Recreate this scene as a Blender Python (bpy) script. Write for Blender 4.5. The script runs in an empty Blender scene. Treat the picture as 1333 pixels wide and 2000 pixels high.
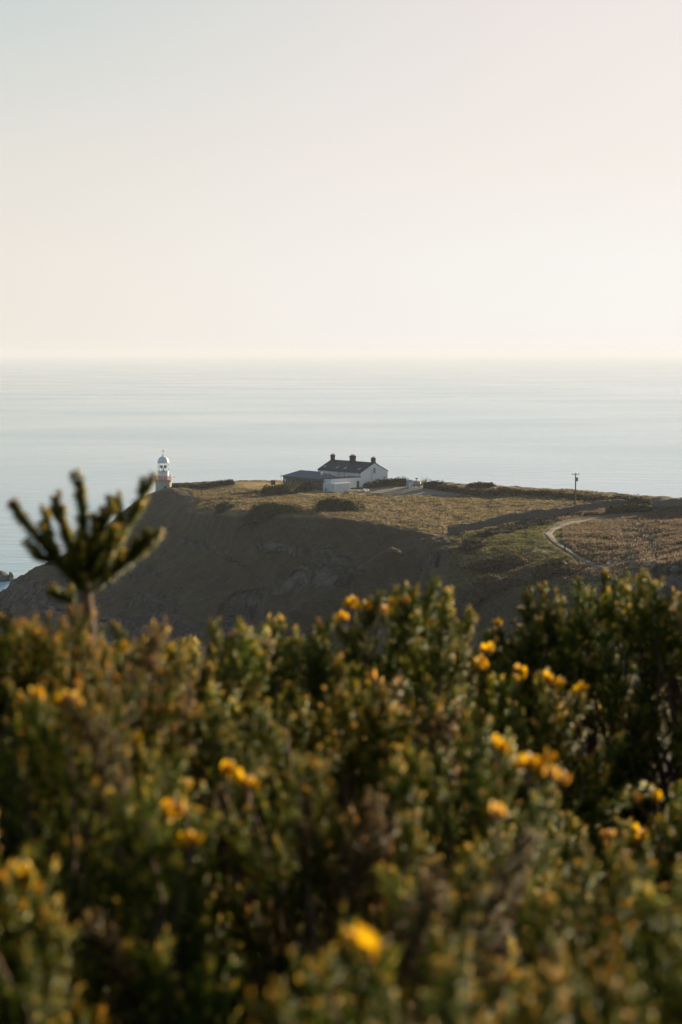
import bpy, math, random
import numpy as np
from mathutils import Vector, Matrix

# ------------------------------------------------------------------ camera, sky, sun, exposure
S = bpy.context.scene
COL = S.collection
F = 3333.0; HOR = 311.0; EYE = 82.0; CX = 666.5
PIT = math.atan(HOR / F); CP, SP = math.cos(PIT), math.sin(PIT)

cam_d = bpy.data.cameras.new("camera"); cam = bpy.data.objects.new("camera", cam_d); COL.objects.link(cam)
cam.location = (0, 0, EYE); cam.rotation_euler = (math.pi / 2 - PIT, 0, 0)
cam_d.sensor_fit = 'VERTICAL'; cam_d.sensor_height = 36.0; cam_d.sensor_width = 24.0
cam_d.lens = F / 2000 * 36.0
cam_d.clip_start = 0.05; cam_d.clip_end = 200000
cam_d.dof.use_dof = True; cam_d.dof.focus_distance = 450.0; cam_d.dof.aperture_fstop = 4.6
S.camera = cam

SUN_AZ, SUN_EL = math.radians(42.0), math.radians(11.0)      # to the right of the view, low
sun_dir = Vector((math.sin(SUN_AZ) * math.cos(SUN_EL), math.cos(SUN_AZ) * math.cos(SUN_EL), math.sin(SUN_EL)))
sd = bpy.data.lights.new("sun", 'SUN'); sd.energy = 5.0; sd.angle = math.radians(0.6); sd.color = (1.0, 0.80, 0.53)
so = bpy.data.objects.new("sun", sd); COL.objects.link(so)
so.rotation_euler = sun_dir.to_track_quat('Z', 'Y').to_euler()

W = bpy.data.worlds.new("World"); S.world = W; W.use_nodes = True
def build_world():
    nt = W.node_tree; N = nt.nodes; L = nt.links; N.clear()
    out = N.new('ShaderNodeOutputWorld'); bg = N.new('ShaderNodeBackground'); bg.inputs[1].default_value = 0.05
    L.new(bg.outputs[0], out.inputs[0])
    sky = N.new('ShaderNodeTexSky'); sky.sky_type = 'NISHITA'; sky.sun_disc = False
    sky.sun_elevation = SUN_EL; sky.sun_rotation = SUN_AZ; sky.altitude = 80; sky.dust_density = 2.0; sky.air_density = 1.0
    tc = N.new('ShaderNodeTexCoord'); nrm = N.new('ShaderNodeVectorMath'); nrm.operation = 'NORMALIZE'
    L.new(tc.outputs['Generated'], nrm.inputs[0])
    sep = N.new('ShaderNodeSeparateXYZ'); L.new(nrm.outputs[0], sep.inputs[0])
    def ramp(src, stops):
        r = N.new('ShaderNodeValToRGB'); L.new(src, r.inputs[0]); e = r.color_ramp.elements
        e[0].position, e[0].color = stops[0][0], (*stops[0][1], 1)
        e[1].position, e[1].color = stops[-1][0], (*stops[-1][1], 1)
        for p, c in stops[1:-1]:
            n = e.new(p); n.color = (*c, 1)
        return r.outputs[0]
    # high thin haze that whitens the clear air, away from the sun and towards it
    away = ramp(sep.outputs[2], [(0.0, (.89, .82, .74)), (.05, (.87, .81, .735)), (.11, (.79, .765, .705)), (.2, (.60, .66, .65)), (.4, (.28, .36, .42)), (1, (.08, .12, .17))])
    near = ramp(sep.outputs[2], [(0.0, (.94, .93, .91)), (.05, (.93, .92, .90)), (.11, (.91, .85, .81)), (.2, (.88, .80, .77)), (.4, (.32, .36, .39)), (1, (.08, .12, .17))])
    dot = N.new('ShaderNodeVectorMath'); dot.operation = 'DOT_PRODUCT'; L.new(nrm.outputs[0], dot.inputs[0])
    dot.inputs[1].default_value = (math.sin(SUN_AZ), math.cos(SUN_AZ), 0.0)
    mr = N.new('ShaderNodeMapRange'); mr.interpolation_type = 'SMOOTHSTEP'
    mr.inputs[1].default_value = .53; mr.inputs[2].default_value = .88; L.new(dot.outputs['Value'], mr.inputs[0])
    m1 = N.new('ShaderNodeMix'); m1.data_type = 'RGBA'; L.new(mr.outputs[0], m1.inputs[0]); L.new(away, m1.inputs[6]); L.new(near, m1.inputs[7])
    # the half of the sky behind the camera is clear and darker
    mb = N.new('ShaderNodeMapRange'); mb.interpolation_type = 'SMOOTHSTEP'
    mb.inputs[1].default_value = -.6; mb.inputs[2].default_value = .75; mb.inputs[3].default_value = .85; mb.inputs[4].default_value = 1.0
    L.new(dot.outputs['Value'], mb.inputs[0])
    sc = N.new('ShaderNodeVectorMath'); sc.operation = 'SCALE'; L.new(m1.outputs[2], sc.inputs[0])
    mul = N.new('ShaderNodeMath'); mul.operation = 'MULTIPLY'; mul.inputs[1].default_value = 8.6; L.new(mb.outputs[0], mul.inputs[0]); L.new(mul.outputs[0], sc.inputs[3])
    bt = N.new('ShaderNodeMix'); bt.data_type = 'RGBA'; bt.blend_type = 'MULTIPLY'; bt.inputs[0].default_value = 1
    bc = N.new('ShaderNodeMix'); bc.data_type = 'RGBA'; bc.inputs[6].default_value = (.80, .95, 1.12, 1); bc.inputs[7].default_value = (1, 1, 1, 1)
    mt = N.new('ShaderNodeMapRange'); mt.inputs[1].default_value = -.4; mt.inputs[2].default_value = .6; L.new(dot.outputs['Value'], mt.inputs[0]); L.new(mt.outputs[0], bc.inputs[0])
    L.new(sc.outputs[0], bt.inputs[6]); L.new(bc.outputs[2], bt.inputs[7])
    m2 = N.new('ShaderNodeMix'); m2.data_type = 'RGBA'; m2.inputs[0].default_value = .04
    L.new(bt.outputs[2], m2.inputs[6]); L.new(sky.outputs[0], m2.inputs[7])
    L.new(m2.outputs[2], bg.inputs[0])
build_world()
S.view_settings.view_transform = 'Standard'; S.view_settings.look = 'None'
S.view_settings.exposure = 1.22; S.view_settings.gamma = 1.0; S.view_settings.use_curve_mapping = False
S.render.engine = 'CYCLES'
cy = S.cycles
cy.use_denoising = True; cy.max_bounces = 6; cy.diffuse_bounces = 3; cy.glossy_bounces = 2; cy.transmission_bounces = 4
cy.volume_bounces = 1; cy.transparent_max_bounces = 4; cy.caustics_reflective = False; cy.caustics_refractive = False
cy.sample_clamp_indirect = 4.0

# ------------------------------------------------------------------ helpers
RNG = np.random.RandomState(7); random.seed(7)
_tab = {}
def vn(x, y, seed=0):
    if seed not in _tab: _tab[seed] = np.random.RandomState(1000 + seed).rand(256, 256)
    T = _tab[seed]; x = np.asarray(x, float); y = np.asarray(y, float)
    xi = np.floor(x).astype(int); yi = np.floor(y).astype(int); fx = x - xi; fy = y - yi
    fx = fx * fx * (3 - 2 * fx); fy = fy * fy * (3 - 2 * fy)
    a = T[xi & 255, yi & 255]; b = T[(xi + 1) & 255, yi & 255]; c = T[xi & 255, (yi + 1) & 255]; d = T[(xi + 1) & 255, (yi + 1) & 255]
    return (a * (1 - fx) + b * fx) * (1 - fy) + (c * (1 - fx) + d * fx) * fy - .5
def fbm(x, y, seed=0, o=4):
    r = 0; a = 1.0
    for i in range(o):
        r = r + a * vn(x, y, seed + i * 7); x = x * 2.03 + 5; y = y * 2.03 + 9; a *= .5
    return r
def sstep(a, b, x):
    t = np.clip((np.asarray(x, float) - a) / (b - a), 0, 1); return t * t * (3 - 2 * t)

def ray(px, py):
    u = 1000.0 - py; dy = F * CP + u * SP
    return (px - CX) / dy, (-F * SP + u * CP) / dy
def at(px, py, Y):
    t, s = ray(px, py); return Vector((t * Y, Y, EYE + s * Y))
def s_of(py): return ray(CX, py)[1]

def mesh_np(name, V, faces, mat=None, parent=None, smooth=False, color=None, link=True):
    """faces: list of integer arrays (n,3) or (n,4)."""
    me = bpy.data.meshes.new(name); V = np.ascontiguousarray(V, dtype=np.float32)
    me.vertices.add(len(V)); me.vertices.foreach_set('co', V.ravel())
    loops = np.concatenate([f.ravel() for f in faces]).astype(np.int32)
    sizes = np.concatenate([np.full(len(f), f.shape[1]) for f in faces])
    starts = np.concatenate([[0], np.cumsum(sizes)[:-1]]).astype(np.int32)
    me.loops.add(len(loops)); me.loops.foreach_set('vertex_index', loops)
    me.polygons.add(len(sizes)); me.polygons.foreach_set('loop_start', starts)
    me.update(calc_edges=True)
    if smooth: me.polygons.foreach_set('use_smooth', np.ones(len(sizes), dtype=bool))
    if color is not None:
        a = me.color_attributes.new('tint', 'FLOAT_COLOR', 'POINT')
        c4 = np.ones((len(V), 4), dtype=np.float32); c4[:, :3] = color; a.data.foreach_set('color', c4.ravel())
    if mat: me.materials.append(mat)
    if not link: return me
    o = bpy.data.objects.new(name, me); COL.objects.link(o)
    if parent: o.parent = parent
    return o

class MB:
    """collects shapes into one mesh"""
    def __init__(s): s.v = []; s.f = []
    def add(s, V, Fs):
        b = len(s.v); s.v += [tuple(p) for p in V]; s.f += [tuple(i + b for i in f) for f in Fs]; return s
    def box(s, x0, x1, y0, y1, z0, z1):
        V = [(x0, y0, z0), (x1, y0, z0), (x1, y1, z0), (x0, y1, z0), (x0, y0, z1), (x1, y0, z1), (x1, y1, z1), (x0, y1, z1)]
        return s.add(V, [(0, 3, 2, 1), (4, 5, 6, 7), (0, 1, 5, 4), (1, 2, 6, 5), (2, 3, 7, 6), (3, 0, 4, 7)])
    def lathe(s, prof, n=24, c=(0, 0, 0)):
        V = []; Fs = []
        for r, z in prof:
            for k in range(n):
                a = 2 * math.pi * k / n; V.append((c[0] + r * math.cos(a), c[1] + r * math.sin(a), c[2] + z))
        for i in range(len(prof) - 1):
            for k in range(n):
                k2 = (k + 1) % n; Fs.append((i * n + k, i * n + k2, (i + 1) * n + k2, (i + 1) * n + k))
        Fs.append(tuple(reversed(range(n)))); Fs.append(tuple((len(prof) - 1) * n + k for k in range(n)))
        return s.add(V, Fs)
    def tube(s, pts, rad, n=8):
        pts = [Vector(p) for p in pts]; V = []; Fs = []
        if not hasattr(rad, '__len__'): rad = [rad] * len(pts)
        for i, p in enumerate(pts):
            d = (pts[min(i + 1, len(pts) - 1)] - pts[max(i - 1, 0)]).normalized()
            a = d.cross(Vector((0.31, 0.2, 0.93)) if abs(d.z) < .9 else Vector((1, 0.1, 0))).normalized(); b = d.cross(a)
            for k in range(n):
                t = 2 * math.pi * k / n; V.append(p + (a * math.cos(t) + b * math.sin(t)) * rad[i])
        for i in range(len(pts) - 1):
            for k in range(n):
                k2 = (k + 1) % n; Fs.append((i * n + k, i * n + k2, (i + 1) * n + k2, (i + 1) * n + k))
        Fs.append(tuple(reversed(range(n)))); Fs.append(tuple((len(pts) - 1) * n + k for k in range(n)))
        return s.add(V, Fs)
    def build(s, name, mat, parent=None, bevel=0, smooth=False):
        me = bpy.data.meshes.new(name); me.from_pydata(s.v, [], s.f); me.update(); me.materials.append(mat)
        if smooth:
            me.polygons.foreach_set('use_smooth', np.ones(len(s.f), dtype=bool))
        o = bpy.data.objects.new(name, me); COL.objects.link(o)
        if parent: o.parent = parent
        if bevel:
            b = o.modifiers.new('b', 'BEVEL'); b.width = bevel; b.segments = 2; b.limit_method = 'ANGLE'
        return o

def tag(o, label=None, cat=None, group=None, kind=None):
    if label: o['label'] = label
    if cat: o['category'] = cat
    if group: o['group'] = group
    if kind: o['kind'] = kind
    return o
def empty(name, loc, rz, label, cat, group=None):
    o = bpy.data.objects.new(name, None); COL.objects.link(o); o.location = loc; o.rotation_euler = (0, 0, rz)
    o.empty_display_size = .2
    return tag(o, label, cat, group)

def material(name, c1, c2=None, scale=3.0, rough=.8, bump=0.0, bscale=None, attr=False, metallic=0, spec=.3, translucent=0.0, detail=6, c3=None, stretch=None):
    m = bpy.data.materials.new(name); m.use_nodes = True; nt = m.node_tree; N = nt.nodes; L = nt.links
    p = N['Principled BSDF']; out = N['Material Output']
    p.inputs['Roughness'].default_value = rough; p.inputs['Metallic'].default_value = metallic; p.inputs['Specular IOR Level'].default_value = spec
    tc = N.new('ShaderNodeTexCoord'); co = tc.outputs['Object']
    if stretch:
        mp = N.new('ShaderNodeMapping'); mp.inputs['Scale'].default_value = stretch; L.new(co, mp.inputs[0]); co = mp.outputs[0]
    nz = N.new('ShaderNodeTexNoise'); nz.inputs['Scale'].default_value = scale; nz.inputs['Detail'].default_value = detail; nz.inputs['Roughness'].default_value = .62
    L.new(co, nz.inputs['Vector'])
    r = N.new('ShaderNodeValToRGB'); L.new(nz.outputs[0], r.inputs[0]); e = r.color_ramp.elements
    c2 = c2 or c1
    e[0].position = .34; e[0].color = (*c1, 1); e[1].position = .68; e[1].color = (*c2, 1)
    if c3: n = e.new(.52); n.color = (*c3, 1)
    colr = r.outputs[0]
    if attr:
        at_ = N.new('ShaderNodeAttribute'); at_.attribute_name = 'tint'
        mx = N.new('ShaderNodeMix'); mx.data_type = 'RGBA'; mx.blend_type = 'MULTIPLY'; mx.inputs[0].default_value = 1
        L.new(at_.outputs[0], mx.inputs[6]); L.new(colr, mx.inputs[7]); colr = mx.outputs[2]
    L.new(colr, p.inputs['Base Color'])
    if bump:
        b = N.new('ShaderNodeBump'); b.inputs['Strength'].default_value = 1.0; b.inputs['Distance'].default_value = bump
        n2 = N.new('ShaderNodeTexNoise'); n2.inputs['Scale'].default_value = bscale or scale * 2; n2.inputs['Detail'].default_value = 5
        L.new(co, n2.inputs['Vector']); L.new(n2.outputs[0], b.inputs['Height']); L.new(b.outputs[0], p.inputs['Normal'])
    if translucent:
        t = N.new('ShaderNodeBsdfTranslucent'); L.new(colr, t.inputs[0]); ms = N.new('ShaderNodeMixShader'); ms.inputs[0].default_value = translucent
        L.new(p.outputs[0], ms.inputs[1]); L.new(t.outputs[0], ms.inputs[2]); L.new(ms.outputs[0], out.inputs[0])
    return m

M = {}
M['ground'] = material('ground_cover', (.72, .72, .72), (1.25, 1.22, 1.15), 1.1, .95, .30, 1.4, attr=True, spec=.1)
M['tuft'] = material('dry_grass', (.75, .75, .75), (1.2, 1.2, 1.2), 1.0, .8, attr=True, spec=.15, translucent=.45)
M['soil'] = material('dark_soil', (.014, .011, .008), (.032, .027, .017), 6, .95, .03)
M['white_render'] = material('white_render', (.70, .72, .73), (.82, .82, .82), .8, .85, .004, 6, spec=.2)
M['slate'] = material('dark_slate', (.032, .034, .042), (.060, .062, .070), 2.2, .6, .01, 9)
M['grey_roof'] = material('grey_metal_roof', (.10, .115, .14), (.15, .165, .19), 1.2, .55)
M['brick'] = material('weathered_brick', (.045, .03, .026), (.10, .06, .05), 4, .9, .02, 8)
M['stone'] = material('rubble_stone', (.07, .066, .058), (.19, .175, .15), 2.6, .95, .08, 3.2)
M['granite'] = material('granite_tower', (.38, .36, .32), (.52, .49, .44), 1.6, .9, .01, 5)
M['dark'] = material('dark_trim', (.02, .02, .022), (.035, .035, .036), 3, .5)
M['glass_dark'] = material('dark_glass', (.02, .024, .03), (.03, .034, .04), 2, .12, spec=.6)
M['sky_glass'] = material('pale_skylight', (.34, .38, .43), (.45, .49, .54), 2, .25, spec=.6)
M['lit_pane'] = material('painted_sea_view', (.72, .70, .64), (.8, .78, .72), 2, .7)  # pale pane colour stands in for bright sea showing through the building
M['red'] = material('red_paint', (.33, .07, .07), (.42, .10, .10), 3, .45)
M['white_paint'] = material('white_paint', (.70, .73, .76), (.82, .84, .86), 2, .4)
M['grp'] = material('white_panel', (.62, .65, .66), (.78, .80, .80), .9, .5)
M['wood'] = material('grey_timber', (.09, .07, .05), (.20, .16, .11), 5, .85, .004, 20)
M['door'] = material('grey_door', (.08, .075, .075), (.12, .11, .11), 3, .6)
M['steel'] = material('galvanised_steel', (.28, .29, .30), (.42, .43, .44), 3, .45, metallic=.6)
M['tarmac'] = material('yard_gravel', (.16, .135, .11), (.25, .21, .17), .5, .95, .01, 4)
M['path'] = material('gravel_path', (.15, .11, .08), (.23, .175, .13), .8, .95, .02, 4)
M['hedge'] = material('hedge_leaves', (.42, .44, .42), (.95, .95, .85), .8, .8, attr=True, spec=.1, translucent=.12)
M['rock'] = material('sea_rock', (.05, .05, .052), (.15, .14, .13), .5, .9, .25, 1.1)
M['blue_cloth'] = material('blue_jacket', (.05, .12, .20), (.08, .17, .27), 8, .8)
M['dark_cloth'] = material('dark_trousers', (.018, .018, .022), (.03, .03, .035), 8, .85)
M['orange_cloth'] = material('rust_jacket', (.35, .13, .05), (.45, .18, .08), 8, .8)
M['pale_cloth'] = material('pale_trousers', (.38, .34, .30), (.48, .44, .4), 8, .85)
M['skin'] = material('skin', (.45, .27, .19), (.55, .34, .24), 8, .6)
M['hair'] = material('hair', (.04, .025, .015), (.08, .05, .03), 30, .7)
M['blue_paint'] = material('blue_paint', (.22, .32, .42), (.34, .44, .54), 1.5, .5)
M['car_blue'] = material('dark_blue_car_paint', (.03, .05, .09), (.04, .065, .11), 2, .25, spec=.6)
M['car_white'] = material('white_car_paint', (.6, .6, .6), (.7, .7, .7), 2, .25, spec=.6)
M['rubber'] = material('rubber', (.015, .015, .015), (.03, .03, .03), 4, .8)
# gorse
M['gorse'] = material('gorse_spines', (.72, .75, .7), (1.25, 1.22, 1.1), 14, .38, attr=True, spec=.20, translucent=.58)
M['bark'] = material('gorse_bark', (.09, .055, .035), (.22, .14, .09), 40, .85, .002, 90)
M['petal'] = material('yellow_petal', (.90, .50, .008), (.95, .64, .013), 60, .5, spec=.3, translucent=.35)
M['petal_dry'] = material('faded_petal', (.72, .38, .05), (.9, .56, .12), 60, .6, spec=.3, translucent=.35)
M['calyx'] = material('furry_bud', (.22, .12, .04), (.36, .22, .09), 60, .7, translucent=.2)
M['straw'] = material('dead_grass_stalk', (.50, .40, .22), (.66, .54, .32), 30, .7, translucent=.25)

# ------------------------------------------------------------------ sea
def build_sea():
    rr = np.concatenate([np.linspace(0, 900, 10), np.geomspace(1000, 80000, 40)]); n = 96
    V = [(0, 0, 0)]; Q = []; T = []
    for r in rr[1:]:
        for k in range(n):
            a = 2 * math.pi * k / n; V.append((r * math.cos(a), r * math.sin(a), 0))
    for k in range(n): T.append((0, 1 + k, 1 + (k + 1) % n))
    for i in range(len(rr) - 2):
        for k in range(n):
            k2 = (k + 1) % n; Q.append((1 + i * n + k, 1 + (i + 1) * n + k, 1 + (i + 1) * n + k2, 1 + i * n + k2))
    m = bpy.data.materials.new('sea_water'); m.use_nodes = True; nt = m.node_tree; N = nt.nodes; L = nt.links; p = N['Principled BSDF']
    p.inputs['Specular IOR Level'].default_value = .5; p.inputs['IOR'].default_value = 1.33
    tc = N.new('ShaderNodeTexCoord')
    def noise(sc, st, det=4):
        mp = N.new('ShaderNodeMapping'); mp.inputs['Scale'].default_value = st; L.new(tc.outputs['Object'], mp.inputs[0])
        z = N.new('ShaderNodeTexNoise'); z.inputs['Scale'].default_value = sc; z.inputs['Detail'].default_value = det; L.new(mp.outputs[0], z.inputs['Vector']); return z.outputs[0]
    big = noise(.004, (.55, 1.0, 1), 9); mid = noise(.07, (.45, 1.0, 1), 8); fine = noise(.3, (.5, 1, 1), 5)
    r = N.new('ShaderNodeValToRGB'); L.new(big, r.inputs[0]); e = r.color_ramp.elements
    e[0].position = .35; e[0].color = (.09, .29, .44, 1); e[1].position = .65; e[1].color = (.13, .35, .50, 1)
    L.new(r.outputs[0], p.inputs['Base Color'])
    mr = N.new('ShaderNodeMapRange'); L.new(big, mr.inputs[0]); mr.inputs[1].default_value = .3; mr.inputs[2].default_value = .7; mr.inputs[3].default_value = .08; mr.inputs[4].default_value = .17
    L.new(mr.outputs[0], p.inputs['Roughness'])
    ad = N.new('ShaderNodeMath'); ad.operation = 'MULTIPLY_ADD'; ad.inputs[1].default_value = .22; L.new(fine, ad.inputs[0]); L.new(mid, ad.inputs[2])
    b = N.new('ShaderNodeBump'); b.inputs['Strength'].default_value = 1; b.inputs['Distance'].default_value = .50; L.new(ad.outputs[0], b.inputs['Height'])
    L.new(b.outputs[0], p.inputs['Normal'])
    o = mesh_np('sea', np.array(V), [np.array(T), np.array(Q)], m); tag(o, kind='structure')
    o['label'] = 'calm pale sea reaching to the hazy horizon'
build_sea()

# ------------------------------------------------------------------ headland: lofted height profile
def z_(z, d): return ('z', z, d)
def U(*ds): return [z_(-5, d) for d in ds]
TAB = {
 -900: U(330, 400, 430, 450, 470, 490, 510, 540, 560, 580, 600, 640),
 -130: U(330, 400, 430, 450, 470, 490, 510, 540, 560, 580, 600, 640),
 0:   [z_(-5, 380), z_(-3, 420), (1290, 445), (1250, 480), (1215, 505), (1195, 520), (1180, 540), (1160, 562), (1163, 575), z_(-3, 590), z_(-4, 602), z_(-5, 640)],
 60:  [z_(-5, 370), z_(-2, 410), (1290, 435), (1240, 455), (1210, 475), (1165, 505), (1135, 535), (1112, 560), (1114, 575), z_(3, 590), z_(-3, 605), z_(-5, 640)],
 120: [z_(-5, 360), z_(-1, 400), (1290, 425), (1240, 450), (1205, 470), (1160, 500), (1120, 540), (1089, 570), (1091, 582), z_(6, 597), z_(-3, 612), z_(-5, 650)],
 190: [z_(-5, 350), z_(0, 385), (1300, 410), (1240, 440), (1200, 462), (1160, 490), (1100, 540), (1052, 575), (1045, 587), z_(12, 602), z_(-2, 625), z_(-5, 660)],
 240: [z_(-5, 340), z_(0, 375), (1300, 405), (1240, 430), (1200, 455), (1150, 485), (1075, 540), (1012, 580), (999, 592), z_(24, 607), z_(0, 632), z_(-5, 665)],
 290: [z_(-5, 330), z_(0, 365), (1300, 400), (1240, 425), (1190, 455), (1140, 480), (1050, 540), (985, 580), (966, 594), (965, 606), z_(28, 618), z_(-5, 670)],
 335: [z_(-5, 325), z_(1, 360), (1300, 395), (1240, 420), (1190, 447), (1130, 475), (1040, 530), (975, 575), (953, 591), (951, 602), (951, 612), z_(-5, 680)],
 375: [z_(-5, 320), (1400, 365), (1300, 395), (1240, 420), (1185, 445), (1120, 470), (1040, 505), (1000, 520), (960, 583), (953, 606), (949, 626), z_(-5, 690)],
 430: [z_(-5, 310), (1360, 350), (1265, 372), (1255, 405), (1200, 432), (1130, 458), (1045, 480), (1004, 487), (975, 535), (955, 590), (946, 626), z_(-5, 690)],
 480: [z_(-5, 300), (1330, 330), (1232, 345), z_(12, 385), (1225, 418), (1150, 436), (1060, 456), (1003, 466), (980, 507), (960, 562), (944, 625), z_(-5, 690)],
 560: [z_(-5, 295), (1290, 338), (1193, 352), z_(18, 390), (1190, 417), (1115, 430), (1050, 446), (1004, 455), (980, 500), (962, 548), (943, 620), z_(-5, 690)],
 640: [z_(-5, 290), (1260, 345), (1152, 362), z_(24, 392), (1150, 408), (1090, 420), (1045, 434), (1009, 442), (983, 492), (963, 545), (941, 625), z_(-5, 690)],
 713: [z_(-5, 285), (1230, 352), (1103, 372), z_(31, 395), (1112, 405), (1062, 414), (1040, 422), (1018, 430), (988, 480), (965, 540), (941, 620), z_(-5, 690)],
 762: [z_(-5, 280), (1220, 352), (1070, 378), z_(36, 395), (1062, 403), (1050, 410), (1037, 416), (1027, 420), (992, 475), (966, 535), (941, 605), z_(-5, 680)],
 830: [z_(-5, 270), (1200, 350), (1112, 366), (1075, 374), (1060, 380), (1052, 385), (1046, 390), (1039, 396), (1000, 455), (968, 520), (946, 590), z_(-5, 670)],
 880: [z_(-5, 240), (1250, 305), (1148, 318), (1122, 330), (1100, 340), (1080, 352), (1063, 366), (1049, 385), (1008, 440), (972, 512), (948, 580), z_(-5, 660)],
 950: [z_(-5, 230), (1250, 292), (1152, 302), (1125, 318), (1100, 330), (1075, 345), (1054, 362), (1038, 385), (1004, 440), (974, 505), (952, 560), z_(-5, 640)],
 1040: [z_(-5, 225), (1250, 285), (1148, 300), (1135, 306), (1100, 322), (1070, 340), (1040, 370), (1014, 408), (990, 450), (974, 490), (960, 530), z_(-5, 610)],
 1130: [z_(-5, 220), (1250, 280), (1150, 292), (1130, 300), (1095, 320), (1060, 345), (1028, 382), (1000, 425), (984, 452), (976, 475), (968, 505), z_(-5, 590)],
 1220: [z_(-5, 210), (1260, 255), (1150, 268), (1122, 278), (1098, 300), (1055, 340), (1022, 380), (1004, 405), (991, 435), (983, 450), (975, 480), z_(-5, 570)],
 1283: [z_(-5, 200), (1260, 240), (1165, 250), (1130, 258), (1103, 266), (1085, 295), (1035, 345), (1008, 385), (996, 408), z_(43.8, 430), (982, 465), z_(-5, 560)],
 1333: [z_(-5, 195), (1260, 232), (1180, 243), (1140, 252), (1092, 261), (1080, 290), (1035, 335), (1005, 375), (990, 400), z_(44.5, 425), (985, 460), z_(-5, 560)],
 1500: [z_(-5, 190), (1260, 225), (1180, 238), (1120, 248), (1062, 256), (1050, 280), (1015, 320), (988, 360), (975, 385), z_(46, 415), (984, 445), z_(-5, 550)],
 2300: [z_(-5, 180), (1260, 210), (1160, 225), (1080, 236), (1020, 245), (1000, 270), (980, 310), (965, 350), (955, 380), (960, 410), (980, 445), z_(-5, 550)],
}
def build_loft():
    keys = sorted(TAB); D = []; Z = []
    for k in keys:
        dr, zr = [], []
        for e in TAB[k]:
            if e[0] == 'z': zr.append(e[1]); dr.append(e[2])
            else: dr.append(e[1]); zr.append(EYE + s_of(e[0]) * e[1])
        D.append(dr); Z.append(zr)
    D = np.array(D, float); Z = np.array(Z, float)
    px = np.concatenate([np.linspace(-700, -40, 70)[:-1], np.arange(-40, 1374, 1.6), np.linspace(1374, 2200, 90)])
    fine = np.arange(-900, 2301, 2.0); ker = np.exp(-.5 * (np.arange(-20, 21) / 6.0) ** 2); ker /= ker.sum()
    def smooth(col):
        g = np.interp(fine, keys, col); g2 = np.convolve(np.pad(g, 20, mode='edge'), ker, 'valid'); return np.interp(px, fine, g2)
    Dk = np.array([smooth(D[:, i]) for i in range(12)]); Zk = np.array([smooth(Z[:, i]) for i in range(12)])
    counts = [14, 40, 20, 26, 64, 64, 60, 110, 96, 80, 30]
    v = np.concatenate([[0.0]] + [i + np.arange(1, c + 1) / c for i, c in enumerate(counts)])
    i0 = np.clip(np.floor(v).astype(int), 0, 10); fr = (v - i0)[:, None]
    def cr(K):      # catmull-rom along the profile, tension lowered to avoid overshoot
        a = K[np.clip(i0 - 1, 0, 11)]; b = K[i0]; c = K[np.clip(i0 + 1, 0, 11)]; d = K[np.clip(i0 + 2, 0, 11)]
        t = fr; tau = .28
        m0 = tau * (c - a); m1 = tau * (d - b)
        return (2 * t**3 - 3 * t**2 + 1) * b + (t**3 - 2 * t**2 + t) * m0 + (-2 * t**3 + 3 * t**2) * c + (t**3 - t**2) * m1
    return px, v, cr(Dk), cr(Zk)
PX, VV, DD, ZZ = build_loft()
TT = (PX - CX) / (F * CP)
PATH = [(1262, 1000), (1225, 1004), (1160, 1012), (1108, 1022), (1080, 1033), (1070, 1043), (1080, 1056), (1098, 1068), (1122, 1083), (1150, 1098), (1185, 1113)]
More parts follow.
